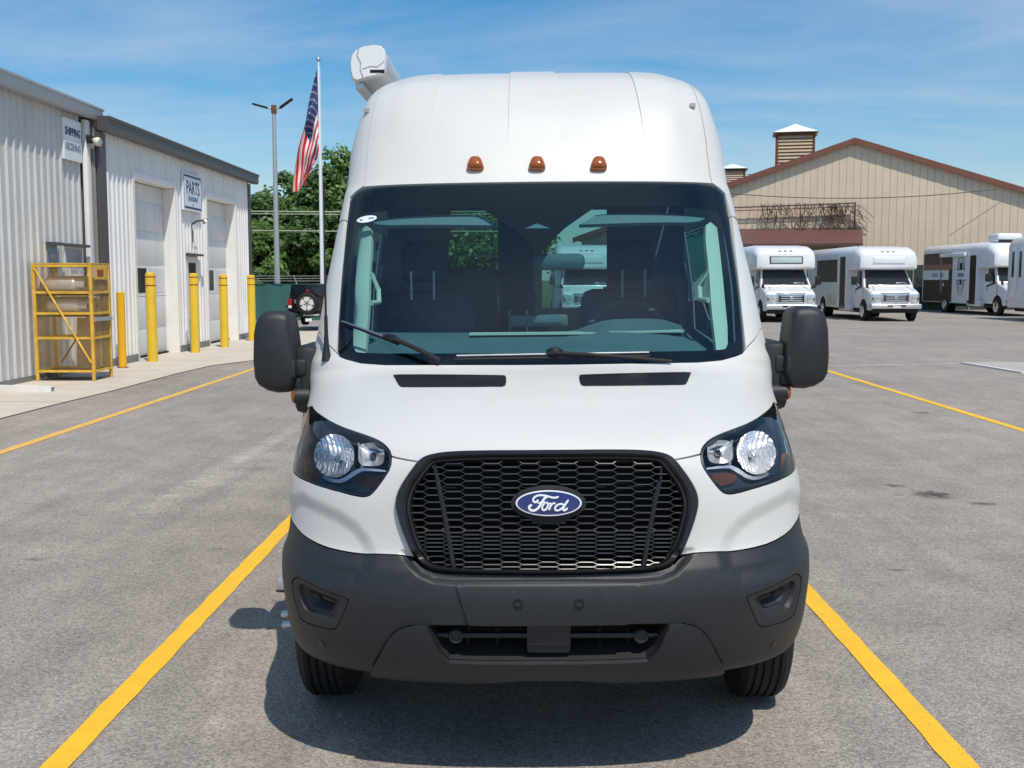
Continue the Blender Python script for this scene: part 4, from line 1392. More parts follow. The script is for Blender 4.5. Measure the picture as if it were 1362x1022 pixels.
# the van's skin: stations from the bumper's lip over hood, windscreen and roof
# columns: setback, height, half width, corner depth, corner direction (back, up), squareness
ST = np.array([
    (.20, .345, .84, .52, 1, 0, 2.7), (.12, .37, .895, .56, 1, 0, 2.7), (.05, .45, .925, .60, 1, 0, 2.6), (.01, .56, .935, .62, 1, 0, 2.6),
    (.0, .65, .94, .62, 1, 0, 2.6), (.02, .74, .94, .62, 1, 0, 2.6), (.06, .80, .937, .63, 1, 0, 2.6), (.08, .95, .925, .66, 1, 0, 2.6),
    (.10, 1.05, .915, .70, 1, 0, 2.5), (.13, 1.11, .91, .76, 1, 0, 2.4), (.20, 1.16, .915, .80, .95, -.02, 2.4), (.40, 1.235, .935, .75, .9, -.1, 2.5),
    (.65, 1.30, .95, .62, .85, -.15, 2.6), (.84, 1.336, .96, .45, .9, -.15, 2.8), (.88, 1.36, .955, .42, 1, -.1, 3.0), (1.17, 1.70, .92, .40, 1, 0, 3.0),
    (1.48, 2.06, .885, .36, 1, 0, 3.0), (1.51, 2.10, .88, .36, 1, -.05, 3.0), (1.62, 2.28, .880, .38, .95, -.2, 3.2), (1.78, 2.485, .855, .36, .75, -.5, 4.0),
    (1.95, 2.605, .836, .33, .4, -.9, 4.8), (2.2, 2.675, .834, .34, .05, -1, 4.8), (2.6, 2.705, .834, .37, 0, -1, 4.6), (6.0, 2.705, .834, .37, 0, -1, 4.6)])
ARC = np.concatenate([[0], np.cumsum(np.hypot(np.diff(ST[:, 0]), np.diff(ST[:, 1])))])


def slopes(x, y):
    h = np.diff(x); d = np.diff(y) / h; m = np.zeros(len(x)); m[0] = d[0]; m[-1] = d[-1]
    for i in range(1, len(x) - 1):
        if d[i - 1] * d[i] > 0:
            w1 = 2 * h[i] + h[i - 1]; w2 = h[i] + 2 * h[i - 1]
            m[i] = (w1 + w2) / (w1 / d[i - 1] + w2 / d[i])
    return m


SM = [slopes(ARC, ST[:, k]) for k in range(7)]


def stations(p):
    p = np.clip(p, 0, ARC[-1])
    i = np.clip(np.searchsorted(ARC, p, side='right') - 1, 0, len(ARC) - 2)
    h = ARC[i + 1] - ARC[i]; t = (p - ARC[i]) / h
    h00 = 2 * t**3 - 3 * t**2 + 1; h10 = t**3 - 2 * t**2 + t; h01 = -2 * t**3 + 3 * t**2; h11 = t**3 - t**2
    return [h00 * ST[i, k] + h10 * h * SM[k][i] + h01 * ST[i + 1, k] + h11 * h * SM[k][i + 1] for k in range(7)]


def skin0(a, p):
    s, z, W, B, dy, dz, n = stations(p)
    b = np.clip(np.abs(a), 0, 1); q = 1 - (1 - b)**2
    dr = B * (1 - np.maximum(1 - q**n, 0)**(1 / n))
    l = np.hypot(dy, dz)
    return np.stack([np.sign(a) * W * q, s + dr * dy / l, z + dr * dz / l], -1)


RECESS = []          # (outline in skin coordinates, depth, softness)
AX = 1.15            # skin coordinates: (a * AX, p)


def poly_dist(P, Q):
    """signed distance of points Q (n,2) to closed outline P, positive inside"""
    A = P; B = np.roll(P, -1, 0)
    d2 = np.full(len(Q), 1e9); inside = np.zeros(len(Q), bool)
    for (ax, ay), (bx, by) in zip(A, B):
        ex, ey = bx - ax, by - ay
        l2 = ex * ex + ey * ey + 1e-12
        t = np.clip(((Q[:, 0] - ax) * ex + (Q[:, 1] - ay) * ey) / l2, 0, 1)
        d2 = np.minimum(d2, (Q[:, 0] - ax - t * ex)**2 + (Q[:, 1] - ay - t * ey)**2)
        c = ((ay > Q[:, 1]) != (by > Q[:, 1]))
        with np.errstate(divide='ignore', invalid='ignore'):
            xi = ax + (Q[:, 1] - ay) * ex / (ey if abs(ey) > 1e-12 else 1e-12)
        inside ^= (c & (Q[:, 0] < xi))
    d = np.sqrt(d2)
    return np.where(inside, d, -d)


def disp(a, p):
    a = np.atleast_1d(a); p = np.atleast_1d(p)
    out = np.zeros(a.shape)
    Q = np.stack([np.abs(a) * -AX, p], -1).reshape(-1, 2)
    for P, amp, w in RECESS:
        t = np.clip((poly_dist(P, Q) + w) / (2 * w), 0, 1)
        out += (amp * t * t * (3 - 2 * t)).reshape(a.shape)
    return out


def skin_n0(a, p, e=.003):
    a = np.clip(np.asarray(a, float), -.995, .995); p = np.clip(np.asarray(p, float), .004, ARC[-1] - .004)
    da = skin0(a + e, p) - skin0(a - e, p); dp = skin0(a, p + e) - skin0(a, p - e)
    n = np.cross(da, dp)
    n /= np.linalg.norm(n, axis=-1, keepdims=True) + 1e-12
    return n


def skin(a, p, off=0.0):
    a = np.asarray(a, float); p = np.asarray(p, float)
    o = off(a, p) if callable(off) else off
    d = disp(a, p).reshape(a.shape) if RECESS else 0.0
    n = skin_n0(a, p)
    return skin0(a, p) + n * (np.asarray(o + d)[..., None] if np.ndim(o + d) else (o + d))


def skin_n(a, p, off=0.0, e=.004):
    a = np.asarray(a, float); p = np.asarray(p, float)
    a = np.clip(a, -.99, .99); p = np.clip(p, .01, ARC[-1] - .01)
    da = skin(a + e, p, off) - skin(a - e, p, off); dp = skin(a, p + e, off) - skin(a, p - e, off)
    n = np.cross(da, dp)
    n /= np.linalg.norm(n, axis=-1, keepdims=True) + 1e-12
    return n


def to_px(P):
    q = P @ VM.T + np.array([VX, VY, 0]) - ORG
    zc = q @ fwd
    return np.stack([681 + F * (q @ rgt) / zc, 511 - F * (q @ upv) / zc], -1)


_pp, _aa = np.meshgrid(np.linspace(0, 3.45, 230), np.linspace(-.985, .985, 161), indexing='ij')
_uv = to_px(skin0(_aa, _pp))


def hit(uv):
    """where the sight lines through photo pixels meet the skin -> (a, p)"""
    uv = np.atleast_2d(np.asarray(uv, float))
    out = np.zeros((len(uv), 2))
    fl = _uv.reshape(-1, 2); fa_ = _aa.reshape(-1); fp_ = _pp.reshape(-1)
    for s in range(0, len(uv), 200):
        d = ((uv[s:s + 200, None, :] - fl[None])**2).sum(-1)
        k = d.argmin(1)
        out[s:s + 200, 0] = fa_[k]; out[s:s + 200, 1] = fp_[k]
    a, p = out[:, 0].copy(), out[:, 1].copy()
    e = 1e-4
    for _ in range(12):
        f0 = to_px(skin0(a, p)) - uv
        fa1 = (to_px(skin0(a + e, p)) - uv - f0) / e; fp1 = (to_px(skin0(a, p + e)) - uv - f0) / e
        det = fa1[:, 0] * fp1[:, 1] - fa1[:, 1] * fp1[:, 0]
        det = np.where(np.abs(det) < 1e3, np.sign(det + 1e-9) * 1e3, det)
        sa = -(f0[:, 0] * fp1[:, 1] - f0[:, 1] * fp1[:, 0]) / det
        sp_ = -(fa1[:, 0] * f0[:, 1] - fa1[:, 1] * f0[:, 0]) / det
        a = np.clip(a + np.clip(sa, -.05, .05), -.985, .985); p = np.clip(p + np.clip(sp_, -.08, .08), 0, 3.5)
    return np.stack([a, p], -1)


def half(pts):
    """traced outline of the passenger side: (u, v), ('e', u, v) = carried to the side edge, ('c', u, v) = on the centre line, ('p', a, p) = skin coordinates"""
    out = []
    for q in pts:
        if q[0] == 'p': out.append((q[1], q[2]))
        else:
            k = hit([(q[-2], q[-1])])[0]
            if q[0] == 'e': k[0] = -1.0
            if q[0] == 'c': k[0] = 0.0
            out.append((float(k[0]), float(k[1])))
    return out


def both(pts):
    """full outline from a half one: starts and ends on the centre line"""
    h = half(pts)
    return h + [(-a, p) for a, p in reversed(h) if abs(a) > 1e-6]


def mirror(poly):
    return [(-a, p) for a, p in reversed(poly)]


def dom(poly):
    return np.array([(a * AX, p) for a, p in poly])


def area2(P):
    x, y = P[:, 0], P[:, 1]
    return float((x * np.roll(y, -1) - y * np.roll(x, -1)).sum()) / 2


def resample(P, step):
    out = []
    for i in range(len(P)):
        a, b = P[i], P[(i + 1) % len(P)]
        k = max(1, int(math.ceil(np.linalg.norm(b - a) / step)))
        for j in range(k): out.append(a + (b - a) * j / k)
    return np.array(out)


def smooth_closed(P, sharp=50):
    """one corner-cutting pass that keeps sharp corners"""
    out = []
    n = len(P)
    for i in range(n):
        a, b, c = P[i - 1], P[i], P[(i + 1) % n]
        d1, d2 = b - a, c - b
        ang = math.degrees(math.acos(max(-1, min(1, float(d1 @ d2) / (np.linalg.norm(d1) * np.linalg.norm(d2) + 1e-12)))))
        if ang > sharp or ang < 2: out.append(b)
        else:
            f = .25
            out.append(b - d1 * f); out.append(b + d2 * f)
    return np.array(out)


def shrink(P, g):
    if not g: return P
    if area2(P) < 0: g = -g
    A = np.roll(P, 1, 0); C = np.roll(P, -1, 0)
    t = C - A; t /= np.linalg.norm(t, axis=1, keepdims=True) + 1e-12
    return P + np.stack([-t[:, 1], t[:, 0]], -1) * g


def panel(name, poly, m, parent=None, off=0.0, depth=.014, step=.035, holes=(), gap=.0, smooth_it=1, flat=False, fine=False):
    """a sheet on the van's skin inside an outline, with a rim turned inwards"""
    P = dom(poly)
    for _ in range(smooth_it): P = smooth_closed(P)
    P = shrink(resample(P, step), gap)
    if area2(P) < 0: P = P[::-1]
    loops = [P]
    for hpoly in holes:
        H = dom(hpoly)
        for _ in range(smooth_it): H = smooth_closed(H)
        H = shrink(resample(H, step), -gap)
        if area2(H) > 0: H = H[::-1]
        loops.append(H)
    pts = np.concatenate(loops)
    edges = []; n0 = 0
    for lp_ in loops:
        k = len(lp_)
        edges += [(n0 + i, n0 + (i + 1) % k) for i in range(k)]
        n0 += k
    x0, y0 = P.min(0); x1, y1 = P.max(0)
    gx, gy = np.meshgrid(np.arange(x0 + step / 2, x1, step), np.arange(y0 + step / 2, y1, step * .9))
    Q = np.stack([gx.ravel(), gy.ravel()], -1)
    if RECESS and fine:
        f = step / 3.2
        gx, gy = np.meshgrid(np.arange(x0 + f, x1, f), np.arange(y0 + f, y1, f))
        Q2 = np.stack([gx.ravel(), gy.ravel()], -1)
        near = np.zeros(len(Q2), bool)
        for RP, amp, w in RECESS:
            near |= np.abs(poly_dist(RP, np.stack([-np.abs(Q2[:, 0]), Q2[:, 1]], -1))) < w * 1.25
        Q = np.concatenate([Q, Q2[near]])
    ok = poly_dist(P, Q) > step * .45
    for H in loops[1:]: ok &= poly_dist(H, Q) < -step * .45
    allp = np.concatenate([pts, Q[ok]])
    r = delaunay_2d_cdt([Vector(map(float, q)) for q in allp], edges, [], 0, 1e-7)
    V = np.array([(v.x, v.y) for v in r[0]])
    T = np.array([t for t in r[2] if len(t) == 3])
    cen = V[T].mean(1)
    keep = poly_dist(P, cen) > 0
    for H in loops[1:]: keep &= poly_dist(H, cen) < 0
    T = T[keep]
    a, p = V[:, 0] / AX, V[:, 1]
    X = skin(a, p, off)
    N = skin_n(a, p, off)
    A3, B3, C3 = X[T[:, 0]], X[T[:, 1]], X[T[:, 2]]
    fn = np.cross(B3 - A3, C3 - A3)
    flip = (fn * N[T].mean(1)).sum(-1) < 0
    T[flip] = T[flip][:, ::-1]
    verts = X.tolist(); faces = [tuple(map(int, t)) for t in T]
    ntop = len(faces); nv = len(verts)
    # rim
    for lp_ in loops:
        la, lpp = lp_[:, 0] / AX, lp_[:, 1]
        t0 = skin(la, lpp, off); nn = skin_n0(la, lpp)
        t1 = t0 - nn * depth
        k = len(lp_); b0 = len(verts)
        verts += t0.tolist() + t1.tolist()
        faces += [(b0 + i, b0 + k + i, b0 + k + (i + 1) % k, b0 + (i + 1) % k) for i in range(k)]
    me = bpy.data.meshes.new(name)
    me.from_pydata(verts, [], faces)
    me.polygons.foreach_set('use_smooth', [True] * len(faces))
    ln = np.zeros((len(me.loops), 3))
    li = np.zeros(len(me.loops), int); me.loops.foreach_get('vertex_index', li)
    top = li < nv
    ln[top] = N[li[top]]
    # rim loops: face normals
    me.update()
    for poly_ in list(me.polygons)[ntop:]:
        for l in poly_.loop_indices: ln[l] = poly_.normal
    if not flat:
        me.normals_split_custom_set(ln.tolist())
    return link(name, me, m, parent)


def by_angle(P, n, asp):
    c = (P.min(0) + P.max(0)) / 2
    Q = (P - c) * np.array([1, asp])
    out = []
    for k in range(n):
        t = 2 * math.pi * k / n
        d = np.array([math.cos(t), math.sin(t)]); best = None
        for i in range(len(Q)):
            a, b = Q[i], Q[(i + 1) % len(Q)]
            e = b - a
            det = d[0] * -e[1] + d[1] * e[0]
            if abs(det) < 1e-12: continue
            s = (a[0] * -e[1] + a[1] * e[0]) / det
            w = (d[0] * a[1] - d[1] * a[0]) / det
            if s > 0 and -1e-9 <= w <= 1 + 1e-9 and (best is None or s > best): best = s
        out.append(c + d * (best or 0) / np.array([1, asp]))
    return np.array(out)


def ring(name, outer, inner, prof, m, parent, n=160, asp=1.0, rounds=2):
    """frame between two outlines; prof: (share of the way in, height above the skin)"""
    O, I = dom(outer), dom(inner)
    for _ in range(rounds): O = smooth_closed(O, 75); I = smooth_closed(I, 75)
    O = by_angle(O, n, asp); I = by_angle(I, n, asp)
    mb = MB(); vs = []
    for t, o in prof:
        q = O * (1 - t) + I * t
        vs += skin(q[:, 0] / AX, q[:, 1], o).tolist()
    fs = []
    for k in range(len(prof) - 1):
        for i in range(n):
            j = (i + 1) % n
            fs.append((k * n + i, k * n + j, (k + 1) * n + j, (k + 1) * n + i))
    mb.add(vs, fs)
    ob = mb.build(name, m, parent, angle=40)
    return ob


def px_skin(pts, off=0.0):
    k = hit(pts)
    return skin(k[:, 0], k[:, 1], off), skin_n0(k[:, 0], k[:, 1])


def at(u, v, s):
    """van-local point on the sight line at setback s"""
    o = VM.T @ (ORG - np.array([VX, VY, 0])); d = VM.T @ ray(u, v)
    return o + d * ((s - o[1]) / d[1])


# ------------------------------------------------------------------ traced outlines (passenger side; the other side is its mirror image)
WS_OUT = [('c', 718, 243), (592.7, 245), (482, 249.7), (465, 264), (455, 354.5), (447, 464), (453, 475.5), (491, 485.0), (600, 485), ('c', 724, 485)]
WS_IN = [('c', 716, 331), (709, 331.6), (685.5, 306), (661, 289.6), (640, 276), (625, 274.6), (541.8, 277), (494.7, 281), (480, 284), (470.5, 292), (461.6, 362), (456.5, 441), (460, 458), (470, 465), (490, 467), (600, 467), ('c', 724, 467)]
HL_TOP = [(406, 545), (415.3, 540), (419.5, 547), (435, 558), (451.6, 566.7), (472, 574), (492.7, 581), (507.8, 588), (517.4, 597.5), (520.8, 607)]
HL_BOT = [(519.5, 622), (510.5, 637), (498, 653.7), (490, 660.5), (477.7, 661), (444.8, 652), (407.8, 640), (396.5, 631)]
FR_TL = [(526, 667), (532, 648.6), (554, 617.7), (566, 608.5), (594, 603), (643, 601.7)]
FR_BL = [(529, 685.6), (547.7, 735), (560, 750), (581.7, 759), (643, 761.4)]
GI_TL = [(543, 664), (574, 619), (581.7, 614.7), (643, 612)]
GI_BL = [(554, 713), (566, 738), (578.6, 748.8), (612.5, 753.4)]
BUMP_TOP = [(386, 696), (400, 712.6), (424, 725), (459.6, 733), (492, 736.5), (533, 738.4), (548.4, 739)]

HEADLIGHT = half([('e', 406, 545)] + HL_TOP[1:] + HL_BOT[:-1] + [('e', 396.5, 631)])
FRAME_OUT = both([('c', 729.7, 601.4)] + FR_TL[::-1] + FR_BL + [('c', 729.7, 762.7)])
FRAME_IN = both([('c', 729.7, 611.6)] + GI_TL[::-1] + GI_BL + [('c', 729.7, 755)])

# soft recesses pressed into the skin
RECESS.append((dom(half([('p', -1.05, .62), (384, 650), (400, 663), (425, 676), (449, 687), (470.5, 702), (486, 721), (492, 740), (488, 760), (470, 772), (430, 768), ('p', -1.05, .50)])), -.014, .030))
RECESS.append((dom(half([(536, 735), (541, 744), (548, 752), (558, 764), (577, 772), (606, 774.5), (700, 773.5)]) + [(0.3, half([(729, 773)])[0][1]), (0.3, half([(729, 740)])[0][1])]), -.020, .014))

# ------------------------------------------------------------------ painted panels
windscreen = panel('windscreen', both(WS_OUT), M_wind, van, -.004, .004, .05, gap=.003)
frit = panel('windscreen_border', both(WS_OUT), M_frit, windscreen, -.010, .002, .03, holes=[both(WS_IN)], gap=.004)
SEAM = [(449, 470), (441, 462), (431, 452), (425.5, 441)]
hood_poly = both([('c', 729.7, 601.4)] + FR_TL[::-1][0:4] + [(556, 614), (540, 611.5)] + HL_TOP[::-1][:-1] + [('e', 406, 545), ('e', 425.5, 441)] + SEAM[::-1] + [(453, 476), (491, 485.6), (600, 485.6), ('c', 724, 485.6)])
hood = panel('hood', hood_poly, M_white, van, 0, .02, .03, gap=.0022)
fas = half([(557, 614.5), (540, 612), (520.8, 608)] + HL_BOT[:-1] + [('e', 396.5, 631), ('e', 380.9, 685)] + BUMP_TOP + [(547.7, 735), (529, 685.6), (526, 667), (532, 648.6), (550, 622)])
for q in (fas, mirror(fas)):
    panel('front_wing', q, M_white, van, 0, .02, .016, gap=.0022, fine=True)
pil = half([(458, 293), (455, 354.5), (447, 464), SEAM[0]] + SEAM[1:] + [('e', 425.5, 441), ('e', 444, 297), (446, 297)])
strip_poly = half([(458.3, 292.5), (465, 263.5), (482, 249)]) + half([(484, 246.6), (489.6, 195), (497, 141.6), (503.5, 117)]) + [(-.80, 3.42), (-.80, 3.6), (-1.0, 3.6)] + half([('e', 444, 296)])
for q in (pil, mirror(pil)):
    panel('roof_pillar', q, M_white, van, 0, .02, .025, gap=.0022)
for q in (strip_poly, mirror(strip_poly)):
    panel('roof_side', q, M_white, van, 0, .02, .025, gap=.003)
cap_poly = both([('c', 718, 242.5), (592.7, 244.5), (482.5, 249)] + [(484, 246.6), (489.6, 195), (497, 141.6), (503.5, 117)] + [('p', -.80, 3.42), ('p', -.80, 3.6), ('p', 0, 3.6)])
panel('roof_cap', cap_poly, M_white, van, 0, .02, .035, gap=.0035)
# pressed steps that run back over the roof
pr0 = half([(700, 205)])[0][1]


def rise(h):
    def f(a, p):
        t = np.clip((p - pr0) / .26, 0, 1)
        return -.001 + (h + .001) * t * t * (3 - 2 * t)
    return f


a1 = half([(677.3, 130)])[0][0]; a1r = half([(741, 130)])[0][0]; a2 = half([(848, 130)])[0][0]
panel('roof_step', [(a1, pr0), (a1, 3.61), (a1r, 3.61), (a1r, pr0)], M_white, van, rise(.007), .009, .03, smooth_it=0)
for sg in (1, -1):
    q = [(sg * a2, pr0), (sg * a2, 3.61), (sg * (a2 + .26), 3.61), (sg * (a2 + .26), pr0)]

    def rise2(a, p, h=.006):
        t = np.clip((p - pr0) / .26, 0, 1); e = np.clip((a2 + .26 - np.abs(a)) / .14, 0, 1)
        return -.001 + (h + .001) * t * t * (3 - 2 * t) * e * e * (3 - 2 * e)
    panel('roof_step', q, M_white, van, rise2, .008, .03, smooth_it=0)
# main roof behind the cap
na, npp = 41, 14
av = np.linspace(-1, 1, na); pv = np.linspace(3.602, ARC[-1], npp)
A_, P_ = np.meshgrid(av, pv, indexing='ij')
RX = skin0(A_, P_)
mb = MB()
mb.add(RX.reshape(-1, 3).tolist(), [(i * npp + j, (i + 1) * npp + j, (i + 1) * npp + j + 1, i * npp + j + 1) for i in range(na - 1) for j in range(npp - 1)])
roof = mb.build('roof', M_white, van)

# ------------------------------------------------------------------ bumper
BOT = [('e', 393, 845), (397, 852), (416, 874), (438, 884.5), (459, 890.5), (493.6, 894.6), (574, 899), (677, 901), ('c', 730, 901)]
p_lip = .02
open_half = [('c', 730, 832), (640, 832), (570, 832), (576.5, 846), (587, 867), (598, 876.5), (640, 878), ('c', 730, 878.5)]
OPENING = both(open_half)
FOG_OUT = half([(387.7, 774), (392, 768), (400, 769.5), (455, 793.5), (463.2, 797.5), (462.5, 803), (449, 833), (445, 837.5), (438, 838), (404, 827.5), (398.5, 823), (390.5, 796)])
FOG_IN = half([(394.5, 782), (398, 778.6), (403, 779.5), (442, 796.5), (448.8, 800), (448.2, 805), (441.5, 820), (437, 823.5), (430, 822.5), (407, 814.5), (402.5, 810), (396, 795)])
bump_poly = both([('c', 729.7, 763.5), (643, 762.2), (581.7, 760), (560, 751), (548.4, 740)] + BUMP_TOP[::-1][1:] + [('e', 380.9, 686)] + BOT)
bumper = panel('bumper', bump_poly, M_plastic, van, 0, .03, .0125, holes=[OPENING, FOG_OUT, mirror(FOG_OUT)], gap=.002, fine=True)
skid = both([('c', 730, 879.2), (640, 879), (598, 877.5), (586.5, 868), (575.8, 846), (569, 832), (550, 831.5), (535.7, 834), (522, 843), (513, 856), (506, 870), (495.5, 890), (494.5, 893), (520, 896), (574, 898.5), (677, 900.4), ('c', 730, 900.4)])
panel('skid_trim', skid, M_plastic, van, .015, .020, .018, gap=.001, smooth_it=1)
plate_pad = both([('c', 730, 775), (606.5, 776), (625, 831), ('c', 730, 831)])
X, N = px_skin([(544, 744.5), (551, 754), (560, 765.5), (578, 773.5), (606, 776), (660, 775.5), (729.7, 775), (800, 775.5), (853, 776), (881, 773.5), (899, 765.5), (908, 754), (915, 744.5)], -.001)
MB().tube(X.tolist(), .0042, 6).build('bumper_ridge', M_plastic, bumper)
for pts_ in ([(493.5, 894), (497, 883), (505, 868), (513, 854.5), (522, 842), (536, 832.8), (550, 830)],):
    k_ = hit(pts_)
    for s_ in (1, -1):
        X = skin(k_[:, 0] * s_, k_[:, 1], .001)
        MB().tube(X.tolist(), .0035, 6).build('valance_gap', M_gap, bumper)
pad = panel('plate_pad', plate_pad, M_plastic, van, .009, .012, .02, gap=0)
for u in (689, 770):
    X, N = px_skin([(u, 803)], .009)
    MB().lathe([(.013, -.004), (.017, .0015), (.012, .0025), (.011, -.008)], X[0], N[0], 18).build('bolt_socket', M_gap, pad)
    MB().lathe([(.007, -.004), (.007, .0035)], X[0], N[0], 10).build('bolt', M_plastic, pad)
# hollow behind the lower opening, with bar, round sensors and centre block
lo = panel('lower_intake', OPENING, M_gap, van, -.11, .001, .03, flat=True)
mb = MB()
loop = resample(dom(OPENING), .03)
q0 = skin(loop[:, 0] / AX, loop[:, 1], 0.0); q1 = skin(loop[:, 0] / AX, loop[:, 1], -.11)
k = len(loop)
mb.add(q0.tolist() + q1.tolist(), [(i, (i + 1) % k, k + (i + 1) % k, k + i) for i in range(k)])
mb.build('intake_wall', M_blackmat, lo, smooth=False)
for (ua, ub) in ((578, 701), (759, 882)):
    X, N = px_skin([(ua + (ub - ua) * i / 8, 853) for i in range(9)], -.035)
    MB().tube(X.tolist(), .011, 10).build('crossbar', M_blackgloss, lo)
for u in (604.5, 855):
    X, N = px_skin([(u, 853)], -.03)
    MB().lathe([(.024, -.03), (.024, .008), (.020, .012), (.015, .011), (.014, .007), (.002, .007)], X[0], (N[0] * .4 + np.array([0, -.6, .0])), 22).build('round_sensor', M_plastic, lo)
for u in (620, 660, 800, 840):
    X, N = px_skin([(u, 835), (u, 877)], -.055)
    MB().tube(X.tolist(), .006, 6).build('fin', M_blackgloss, lo)
blk = panel('centre_block', half([(701, 835), (759, 835), (759, 869), (755, 872), (704, 872), (701, 869)]), M_plastic, lo, -.012, .05, .03, smooth_it=1)
X, N = px_skin([(702, 861), (758, 861)], -.0115)
MB().tube(X.tolist(), .0025, 5).build('block_groove', M_gap, blk)
for q_o, q_i in ((FOG_OUT, FOG_IN), (mirror(FOG_OUT), mirror(FOG_IN))):
    fb = ring('fog_bezel', q_o, q_i, [(0, -.012), (.05, -.002), (.5, -.004), (.85, -.008), (1.0, -.020), (1.0, -.055)], M_plastic, van, 140, 1.2)
    panel('fog_recess', q_i, M_blackgloss, fb, -.052, .001, .03, flat=True)
    c = np.array(q_i).mean(0)
    small = [((a - c[0]) * .72 + c[0] * 1.0, (p - c[1]) * .62 + c[1] - .004) for a, p in q_i]
    small2 = [((a - c[0]) * .50 + c[0] * .985, (p - c[1]) * .36 + c[1] + .004) for a, p in q_i]
    ring('fog_step', small, small2, [(0, -.030), (.25, -.028), (1.0, -.05)], M_plastic, fb, 80, 1.2)
    ring('fog_inner_lip', q_i, small, [(0, -.022), (.6, -.026), (1, -.031)], M_plastic, fb, 100, 1.2)
for u, v in ((429, 857), (1028, 858)):
    X, N = px_skin([(u, v)], .0)
    MB().lathe([(.014, -.004), (.014, .001), (.010, .003), (.002, .003)], X[0], N[0], 16).build('parking_sensor', M_blackgloss, bumper)

# ------------------------------------------------------------------ grille
gframe = ring('grille_frame', FRAME_OUT, FRAME_IN, [(0, -.02), (0.0, .004), (.06, .016), (.16, .021), (.55, .017), (.70, .006), (.74, .003), (.80, .007), (.93, .004), (1.0, -.006), (1.0, -.06)], M_blackgloss, van, 260, 1.6)
panel('grille_back', FRAME_IN, M_gap, gframe, -.075, .001, .04, flat=True)
UC = 729.7
rows = []
v = 611.0
while v < 700: rows.append(v); v += 9.55
while v < 762: rows.append(v); v += 5.35
segs = []
CPX = 25.4
for c in range(-9, 10):
    uc = UC + c * CPX
    odd = c % 2
    for r in range(len(rows) - 1):
        v0 = rows[r] + (rows[r + 1] - rows[r]) * .5 * odd
        r2 = min(r + 1, len(rows) - 2)
        v1 = rows[r + 1] + (rows[r2 + 1] - rows[r2]) * .5 * odd
        vm = (v0 + v1) / 2
        L0, L1 = uc - CPX * .36, uc + CPX * .36
        E0, E1 = uc - CPX * .64, uc + CPX * .64
        segs += [((L0, v0), (L1, v0)), ((L0, v0), (E0, vm)), ((L0, v1), (E0, vm)), ((L1, v0), (E1, vm)), ((L1, v1), (E1, vm))]
S = np.array(segs)
mid = S.mean(1)
hp = hit(S.reshape(-1, 2)).reshape(-1, 2, 2)
FI = dom(FRAME_IN)
inside = poly_dist(FI, np.concatenate([hp[:, 0] * [AX, 1], ])) > -.034
inside &= poly_dist(FI, hp[:, 1] * [AX, 1]) > -.034
em_d = ((mid[:, 0] - UC) / 50)**2 + ((mid[:, 1] - 668) / 24)**2
inside &= em_d > 1
hp = hp[inside]; S = S[inside]
mb = MB()
for (k0, k1), sp2 in zip(hp, S):
    X = skin(np.array([k0[0], k1[0]]), np.array([k0[1], k1[1]]), -.007)
    N = skin_n0(np.array([(k0[0] + k1[0]) / 2]), np.array([(k0[1] + k1[1]) / 2]))[0]
    d = X[1] - X[0]; d /= np.linalg.norm(d)
    w = np.cross(N, d)
    h = .0015 if abs(sp2[0][1] - sp2[1][1]) < .1 else .0013
    vs = []
    for P in X:
        vs += [P + w * h, P - w * h, P - w * h * 1.7 - N * .020, P + w * h * 1.7 - N * .020]
    mb.add(vs, [(0, 1, 5, 4), (1, 2, 6, 5), (0, 4, 7, 3)])
hexm = mb.build('grille_mesh', mat('grille_black', (.045, .045, .046), .3, spec=.9), gframe, smooth=False)
hexm['kind'] = 'stuff'
for s in (0, 1):
    pts = [(575.5 + 1, 615), (581, 640), (588.5, 675), (595, 710), (602, 752)]
    if s: pts = [(2 * UC - u, v) for u, v in pts]
    X, N = px_skin(pts, -.012)
    MB().tube(X.tolist(), [.009] * 5, 8).build('divider_bar', M_blackgloss, gframe)

# badge: dark surround, blue oval, white rim and script
def px_fan(name, cu, cv, ru, rv, off, m, parent, depth=.006, n=56, dome=0.0):
    mb = MB(); vs = []; rings_ = (1.0, .8, .5, .2)
    t = np.linspace(0, 2 * math.pi, n, endpoint=False)
    for q in rings_:
        X, N = px_skin(np.stack([cu + ru * q * np.cos(t), cv + rv * q * np.sin(t)], -1), off + dome * (1 - q * q))
        vs += X.tolist()
    X, N = px_skin(np.stack([cu + ru * np.cos(t), cv + rv * np.sin(t)], -1), off - depth)
    k0 = len(vs); vs += X.tolist()
    fs = []
    for k in range(3):
        fs += [(k * n + i, k * n + (i + 1) % n, (k + 1) * n + (i + 1) % n, (k + 1) * n + i) for i in range(n)]
    fs.append(tuple(range(3 * n, 4 * n)))
    fs += [(k0 + i, k0 + (i + 1) % n, (i + 1) % n, i) for i in range(n)]
    mb.add(vs, fs)
    return mb.build(name, m, parent, angle=50)


sur = px_fan('badge_surround', UC, 669.5, 50, 24, .000, M_blackmat, gframe, .05, dome=.006)
X, N = px_skin([(702, 676), (757, 676), (752, 697), (708, 697)], -.004)
mb = MB(); mb.add(X.tolist() + (X - N * .03).tolist(), [(0, 1, 2, 3), (0, 4, 5, 1), (1, 5, 6, 2), (2, 6, 7, 3), (3, 7, 4, 0)])
mb.build('badge_tab', M_blackmat, gframe)
badge = px_fan('badge', UC, 669, 45.2, 18.4, .012, M_blackgloss, gframe, .014, dome=.001)
px_fan('badge_rim', UC, 669, 43.6, 16.9, .0155, M_letter, badge, .004, dome=.001)
px_fan('badge_field', UC, 669, 41.4, 14.9, .0175, M_blue, badge, .003, dome=.001)


